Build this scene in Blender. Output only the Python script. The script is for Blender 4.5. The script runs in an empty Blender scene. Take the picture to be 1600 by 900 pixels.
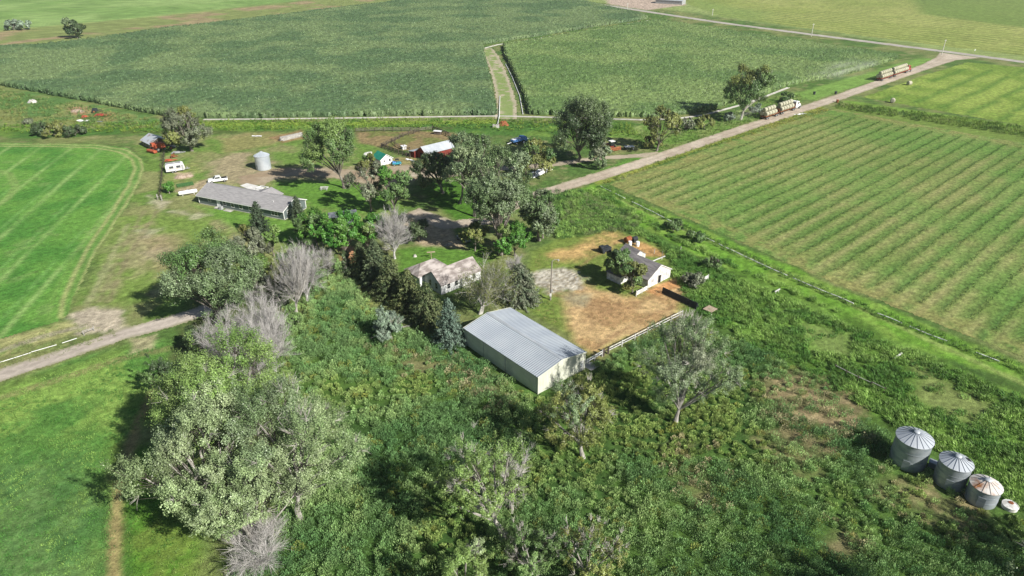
import bpy, math, random
import numpy as np
from mathutils import Vector, Matrix
random.seed(7); RNG = np.random.default_rng(7)
S = bpy.context.scene; COL = S.collection
R = math.radians

# ------------------------------------------------------------------ camera, light, exposure
CAM_H, F_PX, PITCH = 70.0, 1080.0, 28.5
cd = bpy.data.cameras.new('camera'); cam = bpy.data.objects.new('camera', cd); COL.objects.link(cam)
cam.location = (0, 0, CAM_H); cam.rotation_euler = (R(90 - PITCH), 0, 0)
cd.sensor_width = 36; cd.lens = 36 * F_PX / 1600; cd.clip_start = 0.5; cd.clip_end = 9000
S.camera = cam
SUN_AZ, SUN_EL = -41.0, 36.0          # direction towards the sun, degrees ccw from +x
W = bpy.data.worlds.new('World'); S.world = W; W.use_nodes = True
nt = W.node_tree; bg = nt.nodes['Background']
sky = nt.nodes.new('ShaderNodeTexSky'); sky.sky_type = 'NISHITA'; sky.sun_disc = False
sky.sun_elevation = R(SUN_EL); sky.sun_rotation = R(90 - SUN_AZ); sky.altitude = 800
sky.dust_density = 1.2
nt.links.new(sky.outputs[0], bg.inputs[0]); bg.inputs[1].default_value = 0.05
sl = bpy.data.lights.new('sun', 'SUN'); so = bpy.data.objects.new('sun', sl); COL.objects.link(so)
sl.energy = 5.0; sl.angle = R(0.5); sl.color = (1.0, 0.955, 0.88)
sd_ = Vector((math.cos(R(SUN_AZ)) * math.cos(R(SUN_EL)), math.sin(R(SUN_AZ)) * math.cos(R(SUN_EL)), math.sin(R(SUN_EL))))
so.rotation_euler = sd_.to_track_quat('Z', 'Y').to_euler(); so.location = (120, -80, 130)
S.view_settings.view_transform = 'Standard'; S.view_settings.look = 'None'
S.view_settings.exposure = 0.5; S.view_settings.gamma = 1.0
S.render.engine = 'CYCLES'
S.cycles.max_bounces = 5; S.cycles.diffuse_bounces = 2; S.cycles.glossy_bounces = 2
S.cycles.transparent_max_bounces = 4; S.cycles.volume_bounces = 1; S.cycles.caustics_reflective = False
S.cycles.volume_step_rate = 4; S.cycles.volume_max_steps = 64
GAIN = 1.25                          # sunlit ground radiance per unit of albedo

# ------------------------------------------------------------------ survey: photo points -> ground metres
_th = R(PITCH)
def at(px, py, z=0.0):
    u = (px - 800) / F_PX; v = (py - 450) / F_PX
    dy = math.cos(_th) - v * math.sin(_th); dz = -math.sin(_th) - v * math.cos(_th)
    t = (z - CAM_H) / dz
    return np.array([u * t, dy * t, z])
def ppm(b): return F_PX / (b[1] * math.cos(_th) + (CAM_H - b[2]) * math.sin(_th))
def hgt(b, ty):
    zs = np.linspace(0, 45, 1801); d = zs - CAM_H
    zc = b[1] * math.cos(_th) - d * math.sin(_th); yc = -b[1] * math.sin(_th) - d * math.cos(_th)
    return float(zs[np.argmin(abs(450 + F_PX * yc / zc - ty))])
def gp(pts): return np.array([at(x, y)[:2] for x, y in pts])

# ------------------------------------------------------------------ numpy noise and polygon tools
def _hash(ix, iy, seed):
    h = (ix.astype(np.int64) * 374761393 + iy.astype(np.int64) * 668265263 + seed * 974711) & 0x7fffffff
    h = ((h ^ (h >> 13)) * 1274126177) & 0x7fffffff
    return ((h ^ (h >> 16)) & 0xffffff) / float(0xffffff)
def vn(x, y, sc, seed=0):
    x = x / sc + 1000.37; y = y / sc + 1000.71
    ix = np.floor(x); iy = np.floor(y); fx = x - ix; fy = y - iy
    fx = fx * fx * (3 - 2 * fx); fy = fy * fy * (3 - 2 * fy)
    a = _hash(ix, iy, seed); b = _hash(ix + 1, iy, seed); c = _hash(ix, iy + 1, seed); d = _hash(ix + 1, iy + 1, seed)
    return (a * (1 - fx) + b * fx) * (1 - fy) + (c * (1 - fx) + d * fx) * fy
def fbm(x, y, sc, seed=0, oc=4):
    r = 0; a = 0.5; t = 0
    for i in range(oc):
        r = r + a * vn(x, y, sc / 2 ** i, seed + 17 * i); t += a; a *= 0.55
    return r / t
def sdist(x, y, poly):               # >0 inside
    n = len(poly); ins = np.zeros(x.shape, bool); dm = np.full(x.shape, 1e18)
    for i in range(n):
        ax, ay = poly[i]; bx, by = poly[(i + 1) % n]
        ex, ey = bx - ax, by - ay; l2 = ex * ex + ey * ey + 1e-12
        t = np.clip(((x - ax) * ex + (y - ay) * ey) / l2, 0, 1)
        dm = np.minimum(dm, (x - ax - t * ex) ** 2 + (y - ay - t * ey) ** 2)
        c = ((ay > y) != (by > y)) & (x < ex * (y - ay) / (ey if abs(ey) > 1e-12 else 1e-12) + ax)
        ins ^= c
    return np.where(ins, 1, -1) * np.sqrt(dm)
def ldist(x, y, pl):
    dm = np.full(x.shape, 1e18)
    for i in range(len(pl) - 1):
        ax, ay = pl[i]; bx, by = pl[i + 1]; ex, ey = bx - ax, by - ay
        t = np.clip(((x - ax) * ex + (y - ay) * ey) / (ex * ex + ey * ey + 1e-12), 0, 1)
        dm = np.minimum(dm, (x - ax - t * ex) ** 2 + (y - ay - t * ey) ** 2)
    return np.sqrt(dm)
def sm(a, b, v):
    t = np.clip((v - a) / (b - a), 0, 1); return t * t * (3 - 2 * t)
def lin(c):
    c = np.asarray(c, float) / 255
    return np.where(c <= 0.04045, c / 12.92, ((c + 0.055) / 1.055) ** 2.4)
def P(*c):
    c = np.asarray(c, float); c = c * .93 + c.mean() * .07; return lin(c) / GAIN      # sunlit look -> albedo
def mix(a, b, w): return a * (1 - w[..., None]) + b * w[..., None]
def rows(x, y, az, sp, ph=0.0, wob=0.0, seed=5):   # 0..1 phase across rows running along az
    nx, ny = -math.sin(R(az)), math.cos(R(az))
    u = x * nx + y * ny + ph
    if wob: u = u + wob * (fbm(x, y, 25, seed, 2) - .5)
    return (u / sp) % 1.0, np.floor(u / sp)

# ------------------------------------------------------------------ object helpers
def tag(o, label=None, cat=None, group=None, kind=None):
    if label: o['label'] = label
    if cat: o['category'] = cat
    if group: o['group'] = group
    if kind: o['kind'] = kind
    return o
def thing(name, label, cat, loc=(0, 0, 0), rz=0.0, group=None):
    o = bpy.data.objects.new(name, None); COL.objects.link(o); o.empty_display_size = 0.3
    o.location = loc; o.rotation_euler = (0, 0, R(rz))
    return tag(o, label, cat, group)
def link(name, me, mat, parent=None):
    o = bpy.data.objects.new(name, me); COL.objects.link(o)
    if mat and not me.materials: me.materials.append(mat)
    if parent: o.parent = parent
    return o
def raw_mesh(name, V, F, col=None, smooth=False):   # V (n,3), F (m,k) equal-sided faces
    me = bpy.data.meshes.new(name); V = np.asarray(V, np.float32); F = np.asarray(F, np.int32)
    k = F.shape[1]
    me.vertices.add(len(V)); me.vertices.foreach_set('co', V.ravel())
    me.loops.add(F.size); me.loops.foreach_set('vertex_index', F.ravel())
    me.polygons.add(len(F)); me.polygons.foreach_set('loop_start', np.arange(0, F.size, k, dtype=np.int32))
    if smooth: me.polygons.foreach_set('use_smooth', np.ones(len(F), bool))
    me.update(calc_edges=True)
    if col is not None:
        a = me.color_attributes.new('Col', 'FLOAT_COLOR', 'POINT')
        c = np.ones((len(V), 4), np.float32); c[:, :3] = col; a.data.foreach_set('color', c.ravel())
    return me
class MB:
    def __init__(s): s.v = []; s.f = []
    def add(s, vs, fs):
        o = len(s.v); s.v += [tuple(map(float, p)) for p in vs]; s.f += [tuple(i + o for i in f) for f in fs]; return s
    def box(s, x0, x1, y0, y1, z0, z1):
        vs = [(x, y, z) for z in (z0, z1) for y in (y0, y1) for x in (x0, x1)]
        return s.add(vs, [(0, 2, 3, 1), (4, 5, 7, 6), (0, 1, 5, 4), (2, 6, 7, 3), (0, 4, 6, 2), (1, 3, 7, 5)])
    def bar(s, a, b, w, h=None, up=(0, 0, 1)):
        h = h or w; a = Vector(a); b = Vector(b); d = (b - a).normalized(); up = Vector(up)
        if abs(d.dot(up)) > .98: up = Vector((1, 0, 0))
        u = d.cross(up).normalized() * w / 2; v = u.cross(d).normalized() * h / 2
        vs = [p + i * u + j * v for p in (a, b) for i, j in ((-1, -1), (1, -1), (1, 1), (-1, 1))]
        return s.add(vs, [(0, 1, 2, 3), (7, 6, 5, 4), (0, 4, 5, 1), (1, 5, 6, 2), (2, 6, 7, 3), (3, 7, 4, 0)])
    def tube(s, pts, rad, n=6, cap=True):
        pts = [Vector(p) for p in pts]; m = len(pts)
        if not hasattr(rad, '__len__'): rad = [rad] * m
        o = len(s.v)
        ref = Vector((0, 0, 1)) if abs((pts[-1] - pts[0]).normalized().z) < .9 else Vector((1, 0, 0))
        for i, p in enumerate(pts):
            d = (pts[min(i + 1, m - 1)] - pts[max(i - 1, 0)]).normalized()
            u = d.cross(ref).normalized(); v = d.cross(u)
            for k in range(n):
                a = 2 * math.pi * k / n; q = p + (u * math.cos(a) + v * math.sin(a)) * rad[i]; s.v.append(tuple(q))
        for i in range(m - 1):
            for k in range(n):
                a = o + i * n + k; b = o + i * n + (k + 1) % n; s.f.append((a, b, b + n, a + n))
        if cap:
            s.f.append(tuple(o + k for k in range(n))[::-1]); s.f.append(tuple(o + (m - 1) * n + k for k in range(n)))
        return s
    def lathe(s, prof, n=24, c=(0, 0, 0), close=False):
        o = len(s.v)
        for r, z in prof:
            for k in range(n):
                a = 2 * math.pi * k / n; s.v.append((c[0] + r * math.cos(a), c[1] + r * math.sin(a), c[2] + z))
        for i in range(len(prof) - 1):
            for k in range(n):
                a = o + i * n + k; b = o + i * n + (k + 1) % n; s.f.append((a, b, b + n, a + n))
        return s
    def poly(s, pts): return s.add(pts, [tuple(range(len(pts)))])
    def prism(s, ring, d):               # closed ring extruded by vector d
        n = len(ring); d = Vector(d); vs = [Vector(p) for p in ring] + [Vector(p) + d for p in ring]
        return s.add(vs, [tuple(range(n))[::-1], tuple(range(n, 2 * n))] + [(i, (i + 1) % n, (i + 1) % n + n, i + n) for i in range(n)])
    def build(s, name, mat, parent=None, smooth=False, bevel=0):
        me = bpy.data.meshes.new(name); me.from_pydata(s.v, [], s.f); me.update()
        if smooth:
            me.polygons.foreach_set('use_smooth', [True] * len(me.polygons)); me.set_sharp_from_angle(angle=R(40))
        o = link(name, me, mat, parent)
        if bevel:
            b = o.modifiers.new('bevel', 'BEVEL'); b.width = bevel; b.segments = 2; b.limit_method = 'ANGLE'
        return o
def copy_tree(o, parent=None):
    c = o.copy(); COL.objects.link(c)
    if parent: c.parent = parent
    for ch in [q for q in COL.objects if q.parent == o]: copy_tree(ch, c)
    return c

# ------------------------------------------------------------------ materials
def _new(name):
    m = bpy.data.materials.new(name); m.use_nodes = True; t = m.node_tree; return m, t, t.nodes['Principled BSDF']
def mat(name, c, c2=None, sc=1.2, rough=.7, metal=0.0, bump=0.0, bsc=8.0, spec=.3, det=4, lo=.4, hi=.62, stretch=None):
    m, t, p = _new(name); p.inputs['Roughness'].default_value = rough; p.inputs['Metallic'].default_value = metal
    p.inputs['Specular IOR Level'].default_value = spec
    tc = t.nodes.new('ShaderNodeTexCoord'); vec = tc.outputs['Object']
    if stretch:
        mp = t.nodes.new('ShaderNodeMapping'); mp.inputs['Scale'].default_value = stretch
        t.links.new(vec, mp.inputs[0]); vec = mp.outputs[0]
    if c2 is not None:
        n = t.nodes.new('ShaderNodeTexNoise'); n.inputs['Scale'].default_value = sc; n.inputs['Detail'].default_value = det
        t.links.new(vec, n.inputs['Vector'])
        r = t.nodes.new('ShaderNodeValToRGB'); e = r.color_ramp.elements
        e[0].position = lo; e[1].position = hi; e[0].color = (*c, 1); e[1].color = (*c2, 1)
        t.links.new(n.outputs['Fac'], r.inputs[0]); t.links.new(r.outputs[0], p.inputs['Base Color'])
    else: p.inputs['Base Color'].default_value = (*c, 1)
    if bump:
        n = t.nodes.new('ShaderNodeTexNoise'); n.inputs['Scale'].default_value = bsc; n.inputs['Detail'].default_value = 5
        b = t.nodes.new('ShaderNodeBump'); b.inputs['Strength'].default_value = bump; b.inputs['Distance'].default_value = .05
        t.links.new(vec, n.inputs['Vector']); t.links.new(n.outputs['Fac'], b.inputs['Height']); t.links.new(b.outputs[0], p.inputs['Normal'])
    return m
def mat_ground(name, grain=.35, gsc=5.0, gsc2=1.3, bump=.5, dist=.12, rough=.95):
    m, t, p = _new(name); p.inputs['Roughness'].default_value = rough; p.inputs['Specular IOR Level'].default_value = .12
    a = t.nodes.new('ShaderNodeVertexColor'); a.layer_name = 'Col'
    g = t.nodes.new('ShaderNodeNewGeometry')
    f = []
    for sc, am in ((gsc, grain), (gsc2, grain * .8)):
        n = t.nodes.new('ShaderNodeTexNoise'); n.inputs['Scale'].default_value = sc; n.inputs['Detail'].default_value = 6; n.inputs['Roughness'].default_value = .65
        t.links.new(g.outputs['Position'], n.inputs['Vector'])
        mr = t.nodes.new('ShaderNodeMapRange'); mr.inputs[1].default_value = .3; mr.inputs[2].default_value = .7
        mr.inputs[3].default_value = 1 - am; mr.inputs[4].default_value = 1 + am
        t.links.new(n.outputs['Fac'], mr.inputs[0]); f.append((n, mr))
    mu = t.nodes.new('ShaderNodeMath'); mu.operation = 'MULTIPLY'
    t.links.new(f[0][1].outputs[0], mu.inputs[0]); t.links.new(f[1][1].outputs[0], mu.inputs[1])
    vm = t.nodes.new('ShaderNodeVectorMath'); vm.operation = 'SCALE'
    t.links.new(a.outputs[0], vm.inputs[0]); t.links.new(mu.outputs[0], vm.inputs['Scale']); t.links.new(vm.outputs[0], p.inputs['Base Color'])
    b = t.nodes.new('ShaderNodeBump'); b.inputs['Strength'].default_value = bump; b.inputs['Distance'].default_value = dist
    t.links.new(f[0][0].outputs['Fac'], b.inputs['Height']); t.links.new(b.outputs[0], p.inputs['Normal'])
    return m
def mat_leaf(name, trans=.3, rough=.5, spec=.35):
    m, t, p = _new(name); p.inputs['Roughness'].default_value = rough; p.inputs['Specular IOR Level'].default_value = spec
    a = t.nodes.new('ShaderNodeVertexColor'); a.layer_name = 'Col'
    tr = t.nodes.new('ShaderNodeBsdfTranslucent'); mx = t.nodes.new('ShaderNodeMixShader'); mx.inputs[0].default_value = trans
    out = t.nodes['Material Output']
    t.links.new(a.outputs[0], p.inputs['Base Color']); t.links.new(a.outputs[0], tr.inputs[0])
    t.links.new(p.outputs[0], mx.inputs[1]); t.links.new(tr.outputs[0], mx.inputs[2]); t.links.new(mx.outputs[0], out.inputs[0])
    return m
M = {}
M['ground'] = mat_ground('ground_grass', .38, 4.0, .9, .7, .18)
M['field'] = mat_ground('field_grass', .38, 3.0, .7, .7, .15)
M['gravel'] = mat_ground('gravel', .12, 6.0, .5, .25, .03)
M['leaf'] = mat_leaf('leaves', .08, .42, .45); M['grass'] = mat_leaf('grass_blades', .12, .55, .25); M['needle'] = mat_leaf('needles', .12, .6, .25)
M['corn'] = mat_leaf('corn_leaves', .15, .5, .3)
M['bark'] = mat('bark', (.13, .11, .09), (.26, .235, .205), 3.0, .9, bump=.6, bsc=6, stretch=(1, 1, .35))
M['palebark'] = mat('pale_bark', (.28, .26, .23), (.46, .44, .40), 2.0, .9, bump=.5, bsc=6, stretch=(1, 1, .35))
M['deadwood'] = mat('dead_wood', (.36, .35, .335), (.54, .53, .51), 2.0, .95)
M['galv'] = mat('galvanized_steel', (.30, .345, .38), (.42, .455, .49), .6, .45, .35, spec=.4)
M['galvdark'] = mat('weathered_galvanized_steel', (.25, .29, .315), (.36, .395, .42), .5, .5, .3, spec=.4, stretch=(1, 1, 3))
M['galvroof'] = mat('galvanized_roof', (.52, .56, .60), (.62, .66, .70), .5, .4, .3, spec=.5)
M['seam'] = mat('roof_seam', (.22, .25, .30), rough=.6)
M['rustroof'] = mat('rusty_roof', (.62, .60, .57), (.30, .13, .05), .55, .7, bump=.1, lo=.47, hi=.62)
M['rust'] = mat('rust', (.20, .07, .03), (.33, .12, .05), 2, .85)
M['shedroof'] = mat('shed_roof_steel', (.33, .37, .42), (.39, .43, .47), .25, .42, .25, spec=.5)
M['shedwall'] = mat('shed_wall_steel', (.58, .60, .50), (.67, .68, .57), .6, .6, spec=.3)
M['white'] = mat('white_paint', (.72, .73, .72), (.82, .82, .80), .8, .6, bump=.05)
M['oldwhite'] = mat('weathered_white_paint', (.50, .49, .46), (.78, .78, .76), 1.6, .8, bump=.15)
M['stucco'] = mat('white_stucco', (.62, .63, .64), (.78, .78, .77), 1.4, .85, bump=.3, bsc=14)
M['shingle'] = mat('grey_shingle', (.27, .262, .265), (.36, .35, .35), 1.4, .9, bump=.4, bsc=12, stretch=(.5, 3, 1))
M['barnshingle'] = mat('barn_shingle', (.17, .16, .165), (.27, .255, .255), 1.2, .9, bump=.4, bsc=12, stretch=(.5, 3, 1))
M['oldshingle'] = mat('weathered_shingle', (.22, .19, .175), (.44, .40, .375), .9, .95, bump=.5, bsc=10, stretch=(.7, 1.6, 1))
M['darkshingle'] = mat('dark_shingle', (.07, .08, .10), (.14, .15, .17), 1.5, .9, bump=.3)
M['siding'] = mat('grey_green_siding', (.105, .135, .135), (.14, .17, .165), .8, .75, stretch=(.3, .3, 6))
M['glass'] = mat('window_glass', (.02, .025, .03), rough=.08, spec=.6)
M['dark'] = mat('dark_interior', (.012, .012, .012), rough=.9)
M['black'] = mat('black_rubber', (.02, .02, .02), (.035, .033, .03), 4, .85)
M['steel'] = mat('dark_steel', (.028, .034, .042), (.05, .055, .062), .8, .6, .2)
M['concrete'] = mat('concrete', (.40, .385, .35), (.55, .53, .49), .5, .9, bump=.2)
M['greenroof'] = mat('green_metal_roof', (.02, .22, .15), (.03, .28, .19), .6, .5)
M['redwood'] = mat('red_barn_wood', (.16, .028, .022), (.25, .05, .04), 1.2, .85, stretch=(3, 3, .4))
M['tin'] = mat('tin_roof', (.55, .58, .62), (.30, .22, .17), .5, .55, .2, lo=.5, hi=.72)
M['oldwood'] = mat('weathered_wood', (.15, .125, .10), (.30, .27, .235), 1.5, .95, stretch=(1, 1, 4), bump=.3)
M['greywood'] = mat('grey_boards', (.30, .285, .265), (.48, .46, .43), 1.2, .95, stretch=(1, 4, 4), bump=.3)
M['darkwood'] = mat('dark_corral_wood', (.07, .055, .045), (.15, .12, .10), 1.5, .95)
M['tanwood'] = mat('tan_boards', (.34, .26, .18), (.46, .38, .29), 1.4, .9, stretch=(1, 5, 1))
M['red'] = mat('red_paint', (.27, .045, .03), (.36, .08, .05), 1.5, .5)
M['orange'] = mat('faded_orange_paint', (.36, .075, .035), (.45, .13, .07), 1.4, .6)
M['blue'] = mat('blue_paint', (.08, .22, .55), (.14, .32, .65), 1.5, .5)
M['teal'] = mat('teal_paint', (.03, .25, .32), (.05, .32, .42), 1.5, .5)
M['pvc'] = mat('white_pipe', (.80, .81, .82), (.86, .86, .85), .7, .5)
M['grey'] = mat('grey_paint', (.30, .31, .32), (.40, .41, .41), 1.2, .6)
M['hay'] = mat('hay', (.33, .32, .235), (.47, .455, .34), 5, .95, bump=.6, bsc=18, stretch=(.6, 1.5, 1.5))
M['haypale'] = mat('weathered_hay', (.38, .35, .27), (.52, .49, .40), 5, .95, bump=.6, bsc=18)
M['dirtpile'] = mat('dirt', (.30, .22, .16), (.45, .36, .28), 1.5, .95, bump=.8, bsc=5)
M['pole'] = mat('pole_wood', (.20, .175, .15), (.30, .27, .24), 1.5, .95, stretch=(2, 2, .3))
M['palepole'] = mat('pale_pole_wood', (.55, .54, .47), (.68, .67, .60), 1.0, .9)
M['lampglass'] = mat('lamp_cover', (.6, .62, .62), rough=.3)
M['rock'] = mat('pale_rock', (.40, .38, .36), (.60, .58, .55), 1.5, .9, bump=.6)

# ------------------------------------------------------------------ ground: one sheet to the horizon
def axis(segs):
    out = []
    for a, b, d0, d1 in segs:
        n = max(2, int(abs(b - a) / ((d0 + d1) / 2))); t = np.linspace(0, 1, n, endpoint=False)
        k = d1 / d0; w = t if abs(k - 1) < .01 else (k ** t - 1) / (k - 1)
        out.append(a + (b - a) * w)
    return np.concatenate(out + [[segs[-1][1]]])
gx = axis([(-4000, -600, 300, 20), (-600, -130, 8, .8), (-130, 110, .55, .55), (110, 600, .8, 8), (600, 4000, 20, 300)])
gy = axis([(-300, 30, 40, 3), (30, 240, .5, .65), (240, 700, .8, 3), (700, 5000, 6, 300)])
X, Y = np.meshgrid(gx, gy); shp = X.shape; X = X.ravel(); Y = Y.ravel()
n1 = fbm(X, Y, 14, 1); n2 = fbm(X, Y, 3.5, 2); n3 = fbm(X, Y, 45, 3, 3); n4 = vn(X, Y, .9, 4)
base = mix(P(88, 122, 56) + 0 * X[:, None], P(132, 142, 84) + 0 * X[:, None], sm(.35, .65, n1))
base = mix(base, P(165, 158, 112) + 0 * X[:, None], sm(.6, .78, n2) * .55)
GC = base
def zone(pts, c, soft=1.0, amp=2.5, asc=5.0, k=1.0, seed=9, c2=None, c2w=None):
    global GC
    pg = gp(pts); mn = pg.min(0) - 8; mx_ = pg.max(0) + 8
    q = np.nonzero((X > mn[0]) & (X < mx_[0]) & (Y > mn[1]) & (Y < mx_[1]))[0]
    if not len(q): return
    x, y = X[q], Y[q]; s = sdist(x, y, pg) + (fbm(x, y, asc, seed, 3) - .5) * 2 * amp
    w = sm(-soft, soft, s) * k
    cc = P(*c) + 0 * x[:, None]
    if c2 is not None: cc = mix(cc, P(*c2) + 0 * x[:, None], c2w(x, y))
    GC[q] = mix(GC[q], cc, w)
def streak(pts, wd, c, amp=.6, asc=3.0, k=1.0, seed=3):
    global GC
    pl = gp(pts); mn = pl.min(0) - 6; mx_ = pl.max(0) + 6
    q = np.nonzero((X > mn[0]) & (X < mx_[0]) & (Y > mn[1]) & (Y < mx_[1]))[0]
    if not len(q): return
    x, y = X[q], Y[q]; d = ldist(x, y, pl) + (fbm(x, y, asc, seed, 3) - .5) * 2 * amp
    GC[q] = mix(GC[q], P(*c) + 0 * x[:, None], sm(wd / 2 + .5, wd / 2 - .5, d) * k)
nz = lambda sc, sd, a, b, k=1.0: (lambda x, y: sm(a, b, fbm(x, y, sc, sd, 4)) * k)
# far country behind
zone([(-900, -60), (2600, -60), (2600, 110), (1600, 97), (1050, 16), (900, 0), (-200, 90)], (150, 168, 98), c2=(128, 150, 84), c2w=nz(60, 21, .4, .65))
zone([(-500, -60), (800, -60), (640, -5), (480, -1), (400, 8), (200, 29), (0, 47), (-400, 80)], (150, 180, 104), c2=(128, 163, 86), c2w=nz(40, 22, .35, .65))
zone([(-400, 90), (0, 49), (200, 31), (400, 10), (520, -4), (640, -4), (500, 17), (250, 47), (0, 74), (-400, 120)], (138, 152, 88), c2=(172, 150, 116), c2w=nz(25, 23, .5, .62, .8))
streak([(0, 70), (60, 62), (110, 57)], 8, (176, 150, 120), amp=3, asc=10, k=.8)
# verge of the ditch and rough ground by the corn
zone([(-200, 120), (0, 138), (270, 190), (1000, 192), (1100, 182), (1000, 215), (300, 205), (100, 215), (-200, 215)], (112, 146, 62), c2=(82, 124, 52), c2w=nz(12, 24, .4, .6))
zone([(-200, 95), (0, 135), (120, 158), (262, 188), (262, 200), (0, 200), (-200, 190)], (100, 138, 72), amp=3, c2=(140, 150, 88), c2w=nz(11, 25, .42, .62))
streak([(270, 194), (520, 193), (770, 190)], 5, (142, 168, 66), amp=1.2, asc=7, k=.8)
streak([(200, 206), (420, 207), (560, 203), (700, 200)], 4, (96, 112, 58), amp=1.6, asc=6, k=.7)
zone([(105, 168), (135, 166), (140, 178), (115, 180)], (196, 150, 120), amp=1.5, k=.8)
zone([(145, 172), (185, 176), (180, 190), (150, 188)], (176, 150, 100), amp=2, k=.7)
# grassy yard round the farmhouses, left
zone([(200, 215), (480, 205), (560, 215), (640, 255), (640, 330), (480, 420), (340, 480), (250, 500), (130, 500), (110, 480), (215, 290), (225, 250)], (112, 145, 64), soft=2, c2=(150, 152, 98), c2w=nz(9, 26, .42, .62, .85))
zone([(180, 340), (380, 330), (400, 400), (250, 470), (150, 480)], (124, 152, 70), soft=3, c2=(166, 158, 116), c2w=nz(7, 27, .45, .68, .75))
zone([(300, 320), (480, 350), (470, 385), (390, 370)], (112, 156, 62), soft=2, amp=1.5)
zone([(425, 282), (560, 258), (640, 300), (560, 330), (480, 320), (440, 300)], (104, 150, 56), soft=2, amp=1.5)
zone([(620, 390), (740, 370), (780, 400), (700, 440), (620, 425)], (100, 144, 54), soft=1.5, amp=1.2)
zone([(640, 290), (740, 270), (800, 330), (720, 350)], (84, 130, 42), soft=2, amp=2)
for p_, k_ in (([(232, 306), (265, 316), (250, 330)], .7), ([(270, 330), (330, 336), (300, 345)], .6), ([(205, 360), (255, 356), (230, 372)], .55), ([(310, 395), (345, 385), (330, 402)], .5), ([(215, 395), (275, 380), (265, 415)], .35)):
    zone(p_, (196, 186, 160), soft=1.2, amp=2.2, asc=3, k=k_)
zone([(230, 370), (280, 365), (290, 410), (240, 430)], (172, 150, 118), soft=3, amp=3, asc=6, k=.6)
streak([(170, 470), (200, 400), (245, 330)], 1.2, (150, 140, 105), amp=.8, k=.6); streak([(155, 470), (185, 400), (225, 330)], 1.0, (158, 150, 112), amp=.8, k=.5)
streak([(135, 480), (165, 420), (200, 350)], 1.5, (176, 172, 130), amp=.8, k=.5)
# farm yard dirt
zone([(330, 245), (400, 232), (440, 262), (560, 258), (640, 246), (700, 268), (640, 285), (560, 282), (440, 280), (380, 285), (330, 285)], (170, 158, 122), soft=3, amp=3, c2=(120, 136, 72), c2w=nz(8, 28, .45, .6, .8))
zone([(270, 262), (300, 255), (310, 270), (280, 285), (262, 280)], (150, 156, 90), soft=2, amp=2, k=.7)
zone([(275, 270), (302, 268), (300, 278), (276, 280)], (200, 176, 148), soft=.8, amp=1.2, asc=3, k=.8)
zone([(275, 298), (322, 280), (328, 288), (300, 305)], (190, 168, 138), soft=1.2, amp=1.2, k=.75)
zone([(340, 215), (420, 205), (455, 210), (430, 225), (350, 240)], (168, 150, 104), soft=2, amp=3, k=.6)
zone([(420, 215), (470, 203), (480, 215), (440, 225)], (166, 128, 96), soft=1, amp=1.5, k=.7)
# corral
zone([(555, 206), (700, 205), (735, 215), (690, 238), (610, 232), (560, 222)], (150, 132, 92), soft=1.5, amp=2, c2=(118, 132, 66), c2w=nz(9, 29, .45, .6, .8))
zone([(600, 250), (640, 246), (660, 258), (640, 262), (600, 262)], (158, 150, 96), soft=1.5)
# east side, south of the gravel road
zone([(840, 306), (935, 288), (1600, 570), (1700, 620), (1700, 1000), (430, 1000), (430, 560), (520, 430), (600, 500), (730, 540), (830, 620), (920, 575), (1070, 500), (1020, 390), (960, 360), (880, 378), (850, 330)], (66, 98, 44), soft=1.5, amp=2, c2=(84, 116, 50), c2w=nz(10, 30, .4, .6))
zone([(895, 296), (935, 288), (1600, 572), (1600, 600), (1350, 520), (1060, 385)], (112, 160, 54), soft=1, amp=1.2, c2=(138, 170, 74), c2w=nz(6, 31, .45, .62, .7))
streak([(935, 296), (1100, 372), (1300, 461), (1600, 600)], 1.6, (150, 170, 92), amp=.5, k=.7)
zone([(1060, 400), (1200, 440), (1600, 620), (1600, 780), (1440, 690), (1300, 610), (1120, 500)], (88, 124, 46), soft=2, amp=2.5, c2=(112, 150, 62), c2w=nz(8, 32, .4, .6))
zone([(1250, 505), (1330, 520), (1330, 560), (1270, 550)], (128, 150, 80), soft=2, amp=2, k=.8)
zone([(1420, 560), (1560, 640), (1520, 670), (1430, 620)], (134, 146, 84), soft=2, amp=2, k=.8)
zone([(850, 302), (905, 296), (1000, 340), (960, 362), (870, 375), (850, 340)], (110, 138, 72), soft=2, amp=2, k=.9)
for p_, k_ in (([(1190, 600), (1250, 580), (1340, 620), (1350, 670), (1290, 690), (1230, 650)], .95), ([(1180, 690), (1260, 660), (1320, 700), (1250, 740)], .6), ([(1360, 730), (1470, 760), (1560, 800), (1480, 820), (1390, 780)], .8), ([(1290, 820), (1340, 830), (1330, 880), (1290, 860)], .7), ([(1040, 700), (1080, 690), (1070, 730)], .5), ([(1060, 750), (1120, 760), (1090, 800)], .45), ([(700, 570), (740, 585), (800, 630), (770, 640), (720, 605)], .7), ([(590, 545), (650, 545), (700, 575), (640, 580)], .5)):
    zone(p_, (168, 148, 112), soft=2.0, amp=4.5, asc=3.0, k=k_ * .9, seed=41, c2=(110, 112, 70), c2w=nz(2.0, 47, .42, .6, .8))
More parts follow.
